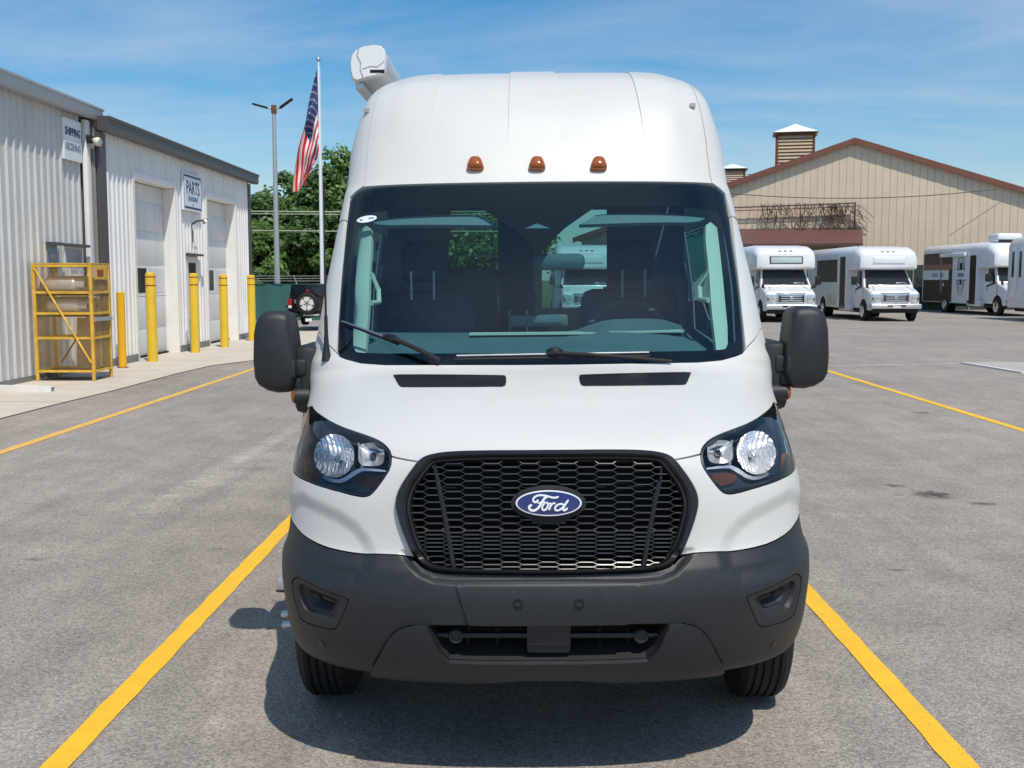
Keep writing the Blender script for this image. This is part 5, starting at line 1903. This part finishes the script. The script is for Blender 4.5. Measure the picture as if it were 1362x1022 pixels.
def script(name, strokes, off, parent):
    """brush strokes traced over the lettering (zoomed pixels -> photo pixels)"""
    mb = MB()
    for si, (w, pts) in enumerate(strokes):
        P = np.array(pts, float)
        # Catmull-Rom
        Q = []
        for i in range(len(P) - 1):
            p0 = P[max(i - 1, 0)]; p1 = P[i]; p2 = P[i + 1]; p3 = P[min(i + 2, len(P) - 1)]
            for t in np.linspace(0, 1, 6, endpoint=False):
                Q.append(.5 * ((2 * p1) + (p2 - p0) * t + (2 * p0 - 5 * p1 + 4 * p2 - p3) * t * t + (3 * p1 - p0 - 3 * p2 + p3) * t**3))
        Q.append(P[-1]); Q = np.array(Q)
        T = np.gradient(Q, axis=0); T /= np.linalg.norm(T, axis=1, keepdims=True) + 1e-9
        Nn = np.stack([-T[:, 1], T[:, 0]], -1)
        k = len(Q)
        ww = np.full(k, w / 1.75)
        ends = np.minimum(np.arange(k), np.arange(k)[::-1])
        ww *= np.clip(.55 + ends * .16, 0, 1)
        lft = (Q + Nn * ww[:, None]) / 7.567 + [640, 610]; rgt_ = (Q - Nn * ww[:, None]) / 7.567 + [640, 610]
        o = off + si * .00012
        A, _ = px_skin(lft, o); B, _ = px_skin(rgt_, o)
        C, _ = px_skin(lft, o - .0025); D, _ = px_skin(rgt_, o - .0025)
        mb.add(A.tolist() + B.tolist() + C.tolist() + D.tolist(),
               [(i, i + 1, k + i + 1, k + i) for i in range(k - 1)] + [(2 * k + i, 2 * k + i + 1, i + 1, i) for i in range(k - 1)] + [(k + i, k + i + 1, 3 * k + i + 1, 3 * k + i) for i in range(k - 1)])
    return mb.build(name, M_letter, parent, smooth=False)


script('script_lettering', [
    (17, [(778, 380), (750, 392), (710, 390), (660, 376), (605, 368), (560, 374), (530, 395), (524, 422), (540, 438), (562, 430), (572, 412)]),
    (20, [(668, 384), (640, 396), (618, 425), (596, 462), (570, 498), (535, 518), (502, 516), (483, 496), (490, 474), (512, 466)]),
    (13, [(566, 448), (600, 440), (640, 432)]),
    (16, [(655, 440), (628, 458), (612, 490), (622, 514), (648, 510), (668, 480), (670, 452), (656, 440), (646, 448)]),
    (11, [(662, 452), (680, 452), (700, 446)]),
    (17, [(706, 446), (694, 480), (680, 516)]),
    (14, [(694, 484), (712, 458), (732, 446), (744, 458)]),
    (16, [(838, 472), (808, 455), (768, 464), (742, 492), (750, 517), (786, 513), (820, 488), (842, 464)]),
    (18, [(876, 412), (846, 456), (824, 496), (828, 516), (848, 512), (866, 494)]),
], .0205, badge)

# ------------------------------------------------------------------ headlights
M_house = mat('lamp_housing', (.030, .036, .048), .35)
M_reflect = mat('lamp_chrome', (.93, .93, .93), .24, metal=.72)


def px_reg(pts, mir):
    k = hit(pts)
    if mir: k[:, 0] *= -1
    return k


def px_dish(name, cu, cv, ru, rv, mir, parent, off0, depth, flute=0.0, nf=26, sq=2.0):
    """reflector bowl sunk behind the lens"""
    n = 96; rr = np.linspace(1, 0.12, 14)
    vs = []
    t = np.linspace(0, 2 * math.pi, n, endpoint=False)
    cx = np.sign(np.cos(t)) * np.abs(np.cos(t))**(2 / sq); cy = np.sign(np.sin(t)) * np.abs(np.sin(t))**(2 / sq)
    for q in rr:
        k = px_reg(np.stack([cu + ru * q * cx, cv + rv * q * cy], -1), mir)
        fl_ = flute * np.cos((cx * q) * nf) * (q > .25)
        vs += skin(k[:, 0], k[:, 1], 0.0).tolist()
        base = np.array(vs[-n:]); N = skin_n0(k[:, 0], k[:, 1])
        nm = N.mean(0); nm = nm * .35 + np.array([0, -1, 0]) * .65
        base += nm * (off0 - depth * (1 - q * q) + fl_)[:, None]
        vs[-n:] = base.tolist()
    fs = []
    for k in range(len(rr) - 1):
        fs += [(k * n + i, k * n + (i + 1) % n, (k + 1) * n + (i + 1) % n, (k + 1) * n + i) for i in range(n)]
    fs.append(tuple(range((len(rr) - 1) * n, len(rr) * n)))
    mb = MB(); mb.add(vs, fs)
    ob = mb.build(name, M_reflect, parent, angle=25 if flute else 60)
    c = np.array(vs).reshape(len(rr), n, 3)
    return ob, c[-1].mean(0)


for mir in (False, True):
    HP = mirror(HEADLIGHT) if mir else HEADLIGHT
    hl = empty('headlight', (0, 0, 0)); hl.parent = van
    lens = panel('lens', HP, M_lens, hl, -.001, .002, .03, gap=.004)
    cen = dom(HP)
    inner = [(a * .0 + a, p) for a, p in HP]
    D_ = shrink(resample(smooth_closed(dom(HP)), .02), .012)
    HIN = [(x / AX, y) for x, y in D_]
    ring('bezel', HP, HIN, [(0, -.012), (.15, -.004), (.55, -.003), (1.0, -.012), (1.0, -.05)], M_house, hl, 150, 1.0)
    panel('housing', HP, M_house, hl, -.085, .001, .04, gap=.006)
    bowl, c = px_dish('reflector', 441.5, 606, 27, 29, mir, hl, -.022, .055, .0035, 30)
    k = px_reg([(440, 603)], mir)
    MB().lathe([(.011, 0), (.013, .03), (.010, .045), (.004, .05)], c, (0, -1, 0), 16).build('bulb_shield', M_alu, bowl)
    bowl2, c2 = px_dish('reflector', 492, 604, 17.5, 15.5, mir, hl, -.018, .035, .0, 20, 3.4)
    MB().lathe([(.010, 0), (.012, .02), (.008, .03), (.003, .034)], c2, (0, -1, 0), 14).build('bulb_shield', M_blackgloss, bowl2)
    MB().lathe([(.018, 0), (.018, .004)], c2 + np.array([0, -.012, -.02]), (0, -1, .3), 14).build('bulb_tray', M_alu, bowl2)
    # housing wings that carry the lamps
    def ppoly(pts): 
        k = px_reg(pts, mir); q = [(float(a), float(p)) for a, p in k]
        return q[::-1] if mir else q
    panel('housing_mask', ppoly([(408, 552), (418, 556), (450, 574), (500, 592), (506, 598), (494, 592), (474, 586), (462, 582), (440, 576), (424, 582), (415, 600), (416, 620), (424, 634), (405, 634), (400, 624)]), M_house, hl, -.030, .03, .03)
    panel('chrome_wing', ppoly([(424, 628), (432, 634), (447, 636), (466, 622), (478, 617), (508, 622), (509, 625), (478, 622.5), (468, 628), (449, 641), (430, 639), (420, 632)]), M_reflect, hl, -.026, .02, .02)
    panel('lamp_divider', ppoly([(472, 584), (475, 584), (479, 616), (476, 619)]), M_reflect, hl, -.018, .02, .02)
    panel('turn_reflector', ppoly([(466, 632), (474, 629), (500, 632), (499, 638), (488, 649), (470, 645), (464, 638)]), M_amberdim, hl, -.032, .02, .02)
    panel('lower_mask', ppoly([(428, 642), (449, 645), (470, 627), (480, 624), (510, 628), (508, 636), (494, 655), (478, 656), (446, 648)]), M_house, hl, -.040, .02, .03)
    panel('side_marker', ppoly([(401, 606), (404, 606), (406, 630), (401, 627)]), M_amber, hl, -.008, .01, .02)

# ------------------------------------------------------------------ hood slots, wipers, antenna, roof lamps
slot = half([(523, 499.5), (529, 498.7), (668, 499.7), (673.5, 501), (673, 513), (669, 515.3), (536, 515.8), (531, 514.5), (524, 502)])
for q in (slot, mirror(slot)):
    so_ = ring('hood_slot', q, [((a - np.mean([x[0] for x in q])) * .965 + np.mean([x[0] for x in q]), (p - np.mean([x[1] for x in q])) * .74 + np.mean([x[1] for x in q])) for a, p in q],
               [(0, -.004), (0, .0025), (.5, .003), (1, .002), (1, -.02)], M_blackgloss, van, 120, 6.0, 1)
    panel('slot_floor', q, M_blackgloss, so_, .0016, .001, .03, gap=.003)


def px_tube(name, pts, offs, rad, m, parent, n=8):
    k = hit(pts)
    X = [skin(np.array([a]), np.array([p]), o)[0] for (a, p), o in zip(k, offs)]
    return MB().tube(X, rad, n).build(name, m, parent)


def lerp_pts(a, b, n):
    return [(a[0] + (b[0] - a[0]) * i / (n - 1), a[1] + (b[1] - a[1]) * i / (n - 1)) for i in range(n)]


wp = empty('wiper', (0, 0, 0)); wp.parent = van
px_tube('wiper_blade', lerp_pts((456, 431), (531, 461), 7), [.012] * 7, [.005] * 7, M_blackmat, wp)
px_tube('blade_spring', lerp_pts((458, 431), (520, 455), 7), [.021] * 7, [.0035] * 7, M_alu, wp)
px_tube('wiper_arm', lerp_pts((513, 453), (586, 485), 7), [.030, .034, .036, .034, .03, .024, .016], [.007, .010, .010, .009, .010, .011, .012], M_blackmat, wp)
px_tube('blade_holder', lerp_pts((514, 453), (533, 460), 4), [.022, .034, .034, .026], [.010, .014, .014, .01], M_blackgloss, wp)
wp2 = empty('wiper', (0, 0, 0)); wp2.parent = van
px_tube('wiper_blade', lerp_pts((605, 482), (864, 477.5), 12), [.014] * 12, [.006] * 12, M_blackmat, wp2)
px_tube('blade_spring', lerp_pts((608, 479.5), (862, 475), 12), [.024] * 12, [.0035] * 12, M_galv, wp2)
px_tube('wiper_arm', lerp_pts((732, 477.5), (893, 485), 9), [.030, .032, .032, .030, .028, .026, .022, .018, .014], [.0065] * 9, M_blackmat, wp2)
px_tube('blade_holder', lerp_pts((727, 477), (748, 477), 4), [.030, .038, .038, .03], [.010, .015, .015, .01], M_blackgloss, wp2)
X, N = px_skin([(434.5, 477)], 0)
Pb = X[0]
top = at(429.8, 240, 1.12)
an_ = empty('antenna', tuple(Pb)); an_.parent = van
dvec = Vector(top) - Vector(Pb)
MB().lathe([(.022, -.01), (.017, .01), (.011, .05), (.008, .10), (.007, .17)], (0, 0, 0), dvec, 14).build('base', M_blackmat, an_)
MB().tube([dvec.normalized() * .16, dvec * .5, dvec], [.005, .004, .003], 6).build('mast', M_blackmat, an_)
for cu in (632.5, 714.3, 796):
    mb = MB(); vs = []; n = 24
    lay = ((1.0, 0.0), (1.0, .012), (.93, .024), (.72, .034), (.35, .039))
    t = np.linspace(0, 2 * math.pi, n, endpoint=False)
    for q, h in lay:
        cx = np.sign(np.cos(t)) * np.abs(np.cos(t))**.6; cy = np.sign(np.sin(t)) * np.abs(np.sin(t))**.6
        X, N = px_skin(np.stack([cu + 10.2 * q * cx * (1 + .28 * cy), 219.8 + 8.6 * q * cy + (1 - q) * 2.0], -1), h)
        vs += X.tolist()
    fs = []
    for k in range(len(lay) - 1):
        fs += [(k * n + i, k * n + (i + 1) % n, (k + 1) * n + (i + 1) % n, (k + 1) * n + i) for i in range(n)]
    fs.append(tuple(range((len(lay) - 1) * n, len(lay) * n)))
    mb.add(vs, fs)
    ml = mb.build('roof_marker_light', M_amber, van, angle=60)
    X, N = px_skin([(cu + 1, 217), (cu + 3, 225)], .0365)
    MB().tube(X.tolist(), .0025, 5).build('bulb_line', mat('amber_glow_plastic', (.7, .35, .06), .2), ml)
# roof clips in the side seams
for u, v in ((920.5, 141), (489, 148)):
    X, N = px_skin([(u, v)], .002)
    MB().box(-.012, .012, -.02, .02, -.01, .008).build('seam_clip', M_galv, van, loc=tuple(X[0]))

# ------------------------------------------------------------------ mirrors
MS = 1.13
MO = [(339, 443), (341.5, 429), (345.5, 420.5), (353, 415), (363, 413.4), (378, 414), (384, 416.5), (388, 422), (391, 440), (393.5, 458), (395.5, 476), (396, 500), (392, 515), (386, 521.5), (372, 522.5), (358, 519.5), (346, 512.5), (340.5, 503), (338.3, 480)]
for mir in (False, True):
    sg = 1 if mir else -1
    mr = empty('side_mirror', (0, 0, 0)); mr.parent = van

    def mx(P): return np.array([-P[0], P[1], P[2]]) if mir else P
    ctr = np.array([at(u, v, MS) for u, v in MO]).mean(0)
    secs = []
    for (sh, dy) in ((.80, -.035), (.93, -.022), (.99, .0), (1.0, .03), (.97, .13), (.93, .15)):
        ring_ = []
        for u, v in MO:
            P = at(u, v, MS)
            P = ctr + (P - ctr) * sh
            P[1] += dy - .02
            ring_.append(tuple(mx(P)))
        secs.append(ring_ if not mir else ring_[::-1])
    hs = seg_loft(secs).build('housing', M_plastic, mr, bevel=0, angle=55)
    # flat joint line across the shell
    gp = MB().tube([mx(at(u, v, MS - .055)) for u, v in ((391, 466), (394, 478))], .002, 5)
    def abox(name, u0, u1, v0, v1, d0, d1, m, bev):
        A = mx(at(u0, v0, MS)); B = mx(at(u1, v1, MS))
        return MB().box(min(A[0], B[0]), max(A[0], B[0]), MS + d0, MS + d1, min(A[2], B[2]), max(A[2], B[2])).build(name, m, mr, bevel=bev)
    abox('mirror_arm', 384, 408, 478, 500, -.01, .10, M_plastic, .012)
    abox('lower_arm', 384, 406, 501, 521, .0, .09, M_plastic, .012)
    abox('shell_plate', 368, 396, 479, 501, -.052, -.02, M_plastic, .006)
    A = mx(at(391, 527, MS)); B = mx(at(412, 531, MS + .1))
    sl_ = MB().lathe([(.030, 0), (.034, .02), (.036, .12)], A, (-sg, .25, -.05), 16).build('camera_pod', M_plastic, mr)
    MB().lathe([(.012, -.012), (.026, -.006), (.030, 0), (.030, .006)], A, (-sg, .25, -.05), 16).build('side_repeater', M_amber, sl_)
    P = mx(at(404, 500, MS + .22))
    MB().box(min(P[0], P[0] - sg * .1), max(P[0], P[0] - sg * .1), MS + .0, MS + .34, 1.12, 1.40).build('mirror_base', M_plastic, mr, bevel=.03)

# ------------------------------------------------------------------ sides
pe = np.linspace(0.0, 3.6, 200)
EDGE = skin0(np.full(200, -1.0), pe)
EY, EZ = EDGE[:, 1], EDGE[:, 2]
order = np.argsort(EZ)


def edge_y(z): return np.interp(z, EZ[order], EY[order])
def edge_x(z): return np.interp(z, EZ[order], -EDGE[order, 0])


def side_x(y, z):
    w0 = edge_x(z)
    wm = np.interp(z, [.3, .6, .9, 1.2, 1.6, 2.0, 2.2, 2.35], [1.0, 1.02, 1.035, 1.04, 1.015, .955, .91, .848])
    t = np.clip((y - edge_y(z)) / .65, 0, 1)
    return w0 + (np.maximum(wm, w0) - w0) * t * t * (3 - 2 * t)


YR = 5.95
FY, RY, WR = .99, 4.74, .345


def arch(cy, r, a0, a1, n=14):
    return [(cy + r * math.cos(R(a0 + (a1 - a0) * i / n)), .345 + r * math.sin(R(a0 + (a1 - a0) * i / n))) for i in range(n + 1)]


zs = [z for z in np.linspace(.62, 2.335, 40)]
out_ = [(float(edge_y(z)) + .002, float(z)) for z in zs]
ztop = float(EZ.max())
out_ += [(2.6, 2.333), (YR, 2.333), (YR, .42)]
out_ += arch(RY, .42, 8, 172)[::1] + [(RY - .43, .38), (1.45, .38)] + arch(FY, .42, 5, 140)
W_SIDE = [((1.62, 1.16), (2.42, 1.10), (2.42, 1.93), (2.05, 1.93), (1.75, 1.62), (1.58, 1.35))]


def side_sheet(name, poly, s, m, parent, off=0.0, step=.09, depth=.015, holes=()):
    P = resample(np.array(poly), step)
    if area2(P) < 0: P = P[::-1]
    HS = [resample(np.array(h), step) for h in holes]
    x0, y0 = P.min(0); x1, y1 = P.max(0)
    gx, gy = np.meshgrid(np.arange(x0 + step / 2, x1, step), np.arange(y0 + step / 2, y1, step))
    Q = np.stack([gx.ravel(), gy.ravel()], -1)
    Q = Q[poly_dist(P, Q) > step * .4]
    for h in HS: Q = Q[poly_dist(h, Q) < -step * .4]
    k = len(P)
    ed_ = [(i, (i + 1) % k) for i in range(k)]; n0 = k
    for h in HS:
        ed_ += [(n0 + i, n0 + (i + 1) % len(h)) for i in range(len(h))]; n0 += len(h)
    allp = np.concatenate([P] + HS + [Q])
    r = delaunay_2d_cdt([Vector(map(float, q)) for q in allp], ed_, [], 0, 1e-6)
    V = np.array([(v.x, v.y) for v in r[0]]); T = np.array([t for t in r[2] if len(t) == 3])
    T = T[poly_dist(P, V[T].mean(1)) > 0]
    for h in HS: T = T[poly_dist(h, V[T].mean(1)) < 0]
    X = np.stack([s * (side_x(V[:, 0], V[:, 1]) + off), V[:, 0], V[:, 1]], -1)
    b0 = len(V)
    Pt = np.stack([s * (side_x(P[:, 0], P[:, 1]) + off), P[:, 0], P[:, 1]], -1)
    Pi = Pt.copy(); Pi[:, 0] -= s * depth
    mb = MB(); mb.add(X.tolist() + Pt.tolist() + Pi.tolist(), [tuple(map(int, t)) for t in T] + [(b0 + i, b0 + (i + 1) % k, b0 + k + (i + 1) % k, b0 + k + i) for i in range(k)])
    return mb.build(name, m, parent, angle=30)


for s in (-1, 1):
    DW = [(1.46, 1.02), (1.75, 1.02), (2.42, 1.06), (2.42, 1.92), (2.02, 1.95), (1.80, 1.75), (1.52, 1.30), (1.42, 1.12)]
    HW_ = [[(y0, 1.18), (y1, 1.18), (y1, 1.98), (y0, 1.98)] for y0, y1 in ((2.62, 3.72), (3.80, 4.72), (4.80, 5.72))]
    cut = lambda h, g: [((y - np.mean([q[0] for q in h])) * g + np.mean([q[0] for q in h]), (z - np.mean([q[1] for q in h])) * g + np.mean([q[1] for q in h])) for y, z in h]
    sd = side_sheet('side_body', out_, s, M_white, van, holes=[cut(DW, .93)] + [cut(h, .93) for h in HW_])
    side_sheet('door_window', DW, s, M_sideglass, van, .004, .07)
    for y0, y1 in ((2.62, 3.72), (3.80, 4.72), (4.80, 5.72)):
        side_sheet('side_window', [(y0, 1.18), (y1, 1.18), (y1, 1.98), (y0, 1.98)], s, M_sideglass, van, .004, .08)
    side_sheet('side_moulding', [(1.46, .60), (4.28, .60), (4.28, .72), (1.44, .72)], s, M_plastic, van, .012, .1)
    side_sheet('sill', [(1.44, .34), (4.28, .34), (4.28, .50), (1.40, .50)], s, M_plastic, van, .004, .1)
# tail
xs = np.linspace(-1, 1, 25)
tail = [(float(x), float(z)) for x, z in zip(skin0(xs, np.full(25, ARC[-1]))[:, 0], skin0(xs, np.full(25, ARC[-1]))[:, 2])]
sidez = np.linspace(2.25, .42, 12)
outl = [(-float(side_x(YR, z)), float(z)) for z in sidez[::-1]] + tail + [(float(side_x(YR, z)), float(z)) for z in sidez]
RW = [[(-.72, 1.42), (-.10, 1.42), (-.10, 2.24), (-.66, 2.24)], [(.10, 1.42), (.72, 1.42), (.66, 2.24), (.10, 2.24)]]
pts = [Vector(q) for q in outl]; ed = [(i, (i + 1) % len(outl)) for i in range(len(outl))]
for h in RW:
    b0 = len(pts); pts += [Vector(q) for q in h]; ed += [(b0 + i, b0 + (i + 1) % 4) for i in range(4)]
r = delaunay_2d_cdt(pts, ed, [], 0, 1e-6)
V = np.array([(v.x, v.y) for v in r[0]]); T = [t for t in r[2]]
keep = []
for t in T:
    c = V[list(t)].mean(0)[None]
    if poly_dist(np.array(outl), c)[0] > 0 and all(poly_dist(np.array(h), c)[0] < 0 for h in RW): keep.append(tuple(t))
mb = MB(); mb.add([(x, YR + .02, z) for x, z in V], keep); mb.add([(x, YR - .02, z) for x, z in V], keep)
td = mb.build('rear_doors', M_white, van)
for h in RW:
    MB().add([(x, YR, z) for x, z in h] + [(x, YR + .004, z) for x, z in h], [(0, 1, 2, 3), (7, 6, 5, 4)]).build('rear_window', M_rearglass, td, smooth=False)
for s in (-1, 1):
    bar(van, 'tail_light', M_red, s * .99 - .04, s * .99 + .04, YR - .03, YR + .03, 1.0, 1.5, .015)
bar(van, 'rear_bumper', M_plastic, -.95, .95, YR, YR + .16, .40, .58, .03)
bar(van, 'underbody', M_gap, -.80, .80, .55, 5.85, .34, .50)
bar(van, 'light_block_tray', M_gap, -.52, .52, .165, 1.0, .385, .40)  # unseen sheet added to stop sunlight leaking past the bumper onto the ground
bar(van, 'engine_bay', M_gap, -.62, .62, .40, 1.35, .40, 1.02)
for x, y in ((-.84, FY), (.84, FY), (-.86, RY), (.86, RY)):
    s = 1 if x > 0 else -1
    w = .205 if y < 2 else .235
    pr = [(.22, -w / 2 + .01), (.30, -w / 2), (.328, -w / 2 + .012), (.345, -w / 2 + .035)]
    for g in (-.045, -.016, .016, .045):
        pr += [(.345, g - .006), (.336, g - .004), (.336, g + .004), (.345, g + .006)]
    pr += [(.345, w / 2 - .035), (.328, w / 2 - .012), (.30, w / 2), (.22, w / 2 - .01)]
    tyre = MB().lathe(pr, (0, 0, 0), (1, 0, 0), 48, 0, False)
    wl_ = tyre.build('wheel', M_rubber, van, loc=(x, y, .345 + x * math.sin(VB)), angle=28)
    rim = MB().lathe([(.222, 0), (.21, -.02), (.15, -.05), (.11, -.02), (.08, .01), (.01, .012)], (s * (w / 2 - .012), 0, 0), (s, 0, 0), 28).build('rim', M_galv, wl_)
    hub = MB()
    for k in range(6):
        t = k * math.pi / 3
        hub.lathe([(.012, 0), (.012, .02), (.005, .026)], (s * (w / 2 - .01), .085 * math.cos(t), .085 * math.sin(t)), (s, 0, 0), 8)
    hub.build('wheel_nuts', M_chrome, wl_)
    # inner wheel arch
    la = MB()
    la.lathe([(.41, 0), (.41, .36)], (x - .18, y, .345), (1, 0, 0), 28)
for s in (-1, 1):
    for cy in (FY, RY):
        mb = MB()
        n = 20
        vs = []
        for k in range(n + 1):
            t = R(-8 + 196 * k / n)
            for xx in (s * .56, s * .86):
                vs.append((xx, cy + .425 * math.cos(t), .345 + .425 * math.sin(t)))
        mb.add(vs, [(2 * k, 2 * k + 1, 2 * k + 3, 2 * k + 2) for k in range(n)])
        mb.build('wheel_liner', M_gap, van, smooth=False)
# folding step and chrome ends that stick out on the passenger side
A = at(368, 771, 2.35); B = at(384, 785, 2.35)
st_ = MB().box(A[0], -.80, 2.35, 2.75, B[2], A[2]).build('side_step', M_galv, van, bevel=.004)
for y in (2.40, 2.70):
    bar(van, 'step_bracket', M_blackmat, -.86, -.80, y - .02, y + .02, A[2] - .01, .40)
for u, v, s_ in ((380, 817, 1.02), (381, 831, .98)):
    P = at(u, v, s_)
    MB().lathe([(.014, -.12), (.016, -.03), (.015, -.01), (.015, .01), (.010, .018)], P, (-1, 0, 0), 14).build('wheel_spike_nut', M_alu, van)

# ------------------------------------------------------------------ awning roller on the roof edge
AWX = [(466, 95), (465.5, 83), (468, 73), (474, 66), (483, 62), (496, 60), (506, 61), (511.5, 66), (513, 74), (513, 92), (510, 97), (500, 101.5), (488, 104), (474, 108.5), (469, 106)]
SA = 2.50
aw = empty('awning', (0, 0, 0)); aw.parent = van
fr0 = [at(u, v, SA) for u, v in AWX]
ctr = np.mean(fr0, 0)
secs = [[tuple(ctr + (np.array(q) - ctr) * sh + np.array([0, dy, 0])) for q in fr0] for sh, dy in ((.93, -.012), (1.0, 0.0), (1.0, .045))]
seg_loft(secs).build('end_cap', M_buswhite, aw, angle=40)
secs = [[tuple(ctr + (np.array(q) - ctr) * .97 + np.array([0, dy, 0])) for q in fr0] for dy in (.046, 3.1)]
seg_loft(secs).build('roller_case', M_case, aw, angle=40)
MB().tube([at(u, v, SA - .014) for u, v in ((477, 65), (475, 74), (480, 84), (479, 92), (483, 103))], .0025, 5).build('cap_joint', M_galv, aw)
MB().tube([at(u, v, SA - .012) for u, v in ((482, 92), (492, 88.5), (502, 89), (511, 82))], .003, 5).build('cap_joint', M_galv, aw)
P0 = at(492, 93, SA - .013); P1 = at(511, 97, SA - .013)
MB().box(P0[0], P1[0], P0[1], P0[1] + .02, P1[2], P0[2]).build('cap_slot', M_gap, aw)
P0 = at(468, 108, SA); P1 = at(478, 112, SA)
bar(aw, 'lead_rail', M_alu, P0[0] + .01, P0[0] + .05, SA + .05, SA + 3.0, P0[2] - .03, P0[2] + .0)
for y in (SA + .15, SA + 1.5, SA + 2.8):
    bar(aw, 'bracket', M_galv, ctr[0] - .0, ctr[0] + .16, y, y + .08, 2.45, 2.64)

# ------------------------------------------------------------------ cabin seen through the windscreen
n1, n2 = 31, 0
vs = []
PROF = [(.0, 1.345), (.06, 1.372), (.30, 1.405), (.55, 1.43), (.64, 1.41), (.68, 1.30), (.66, 1.0), (.40, .80)]
xs_ = np.linspace(-.84, .84, n1)
for x in xs_:
    y0 = .955 + .36 * abs(x / .86)**3
    for (dy, z) in PROF:
        dd = dy * (1 - .35 * abs(x / .86)**3)
        bump = .055 * math.exp(-((x - .42) / .22)**4) * (1 if dy > .4 and z > 1.25 else 0)
        vs.append((x, y0 + dd, z + bump))
k = len(PROF)
MB().add(vs, [(i * k + j, (i + 1) * k + j, (i + 1) * k + j + 1, i * k + j + 1) for i in range(n1 - 1) for j in range(k - 1)]).build('dashboard', M_dash, van, angle=50)
mb = MB(); mb.box(-.13, .13, 1.50, 1.62, 1.452, 1.505); mb.build('dash_display', M_dash, van, bevel=.01)
bar(van, 'dash_tray', M_trim, -.30, .25, 1.36, 1.44, 1.425, 1.434)
bar(van, 'dash_tray', M_trim, .30, .62, 1.36, 1.46, 1.43, 1.438)
swh = MB(); T_ = Euler((R(-62), 0, 0)).to_matrix()
pts = [Vector((.42, 1.82, 1.40)) + T_ @ Vector((.185 * math.cos(t), .185 * math.sin(t), 0)) for t in np.linspace(0, 2 * math.pi, 33)]
T_ = Euler((R(62), 0, 0)).to_matrix()
pts = [Vector((.42, 1.82, 1.385)) + T_ @ Vector((.185 * math.cos(t), .185 * math.sin(t), 0)) for t in np.linspace(0, 2 * math.pi, 33)]
sw_ = swh.tube(pts, .016, 8).build('steering_wheel', M_dash, van)
MB().box(-.06, .06, -.02, .04, -.05, .05).build('wheel_hub', M_seat, sw_, bevel=.02, loc=(.42, 1.83, 1.385))
MB().tube([(.42, 1.80, 1.385), (.42, 1.60, 1.25)], .04, 8).build('column', M_seat, sw_)


def seat(x, y, w=.50, h=1.86):
    st = empty('seat', (x, y, 0)); st.parent = van
    MB().box(-w / 2, w / 2, -.52, .04, .82, 1.0).build('cushion', M_seat, st, bevel=.05)
    MB().box(-w / 2, w / 2, -.02, .14, .92, h - .24).build('backrest', M_seat, st, bevel=.06, rot=(-R(6), 0, 0))
    MB().box(-.13, .13, .0, .11, h - .20, h + .02).build('headrest', M_seat, st, bevel=.04, rot=(-R(4), 0, 0))
    for s in (-.06, .06):
        MB().cyl((s, .05, h - .3), (s, .05, h - .15), .007, n=6).build('headrest_rod', M_alu, st)


seat(.52, 2.45, .54); seat(-.60, 2.45, .54)
bar(van, 'cabinet', M_cabin, -.25, .02, 5.1, 5.5, .6, 2.2)
bar(van, 'bench_back', M_cabin, -.85, -.26, 5.0, 5.2, .6, 1.74)
for x in (-.62, -.10, .62):
    seat(x, 4.2, .46, 1.60)
seat(.62, 3.4, .46, 1.60)
bar(van, 'headliner', M_cabin, -.78, .78, 2.15, 5.85, 2.26, 2.30)
for s in (-1, 1):
    bar(van, 'side_lining', M_cabin, s * .95 - .02, s * .95 + .02, 2.5, 5.9, .55, 1.16)
bar(van, 'partition', M_cabin, -.84, -.64, 3.0, 3.04, .6, 2.2)
bar(van, 'partition', M_cabin, .42, .86, 3.0, 3.04, .6, 2.2)
bar(van, 'cabin_floor', M_cabin, -.9, .9, 1.3, 5.9, .52, .60)
trimL = half([(466, 297), (476, 288), (484, 292), (486, 312), (483.5, 345), (482, 400), (479, 440), (478, 464), (468, 462), (458, 446), (462, 370)])
for q in (trimL, mirror(trimL)):
    panel('pillar_trim', q, M_trim, van, -.06, .02, .03)
    s = -1 if q is trimL else 1
    k = hit([(484, 350), (488, 362), (489, 380), (484, 391)])
    if s > 0: k[:, 0] *= -1
    X = [skin(np.array([a]), np.array([p]), o)[0] for (a, p), o in zip(k, (-.07, -.12, -.12, -.07))]
    MB().tube(X, .011, 8).build('grab_handle', M_trim, van)
hdr = half([(484, 284), (541.8, 277), (634, 274.5), (650, 284), (661, 289), (560, 288), (500, 290)])
for q in (hdr, mirror(hdr)):
    panel('headliner_front', q, mat('headliner_grey', (.20, .24, .25), .8), van, -.05, .02, .03)
X, N = px_skin([(744, 329)], -.09)
mr_ = MB().box(-.11, .11, -.02, .03, -.035, .035).build('rear_view_mirror', M_dash, van, bevel=.025, loc=tuple(X[0]))
X, N = px_skin([(698, 302), (714, 295.5), (732, 302)], -.0085)
MB().add(X.tolist(), [(0, 1, 2)]).build('camera_window', mat('camera_glass', (.16, .22, .26), .2), windscreen, smooth=False)
t = np.linspace(0, 2 * math.pi, 28, endpoint=False)
ca, sa = math.cos(R(-10)), math.sin(R(-10))
e_ = np.stack([13.5 * np.cos(t), 4.3 * np.sin(t)], -1)
e_ = np.stack([487.5 + e_[:, 0] * ca - e_[:, 1] * sa, 291 + e_[:, 0] * sa + e_[:, 1] * ca], -1)
X, N = px_skin(e_, -.0025)
sti = MB().add(X.tolist(), [tuple(range(28))]).build('oval_sticker', M_signwhite, windscreen, smooth=False)
for (u0, u1, v) in ((478, 482, 292.6), (490, 497, 290.2)):
    X, N = px_skin([(u0, v - 1), (u1, v - 1.6), (u1, v + .2), (u0, v + .8)], -.0015)
    MB().add(X.tolist(), [(0, 1, 2, 3)]).build('sticker_print', M_signgrey, sti, smooth=False)
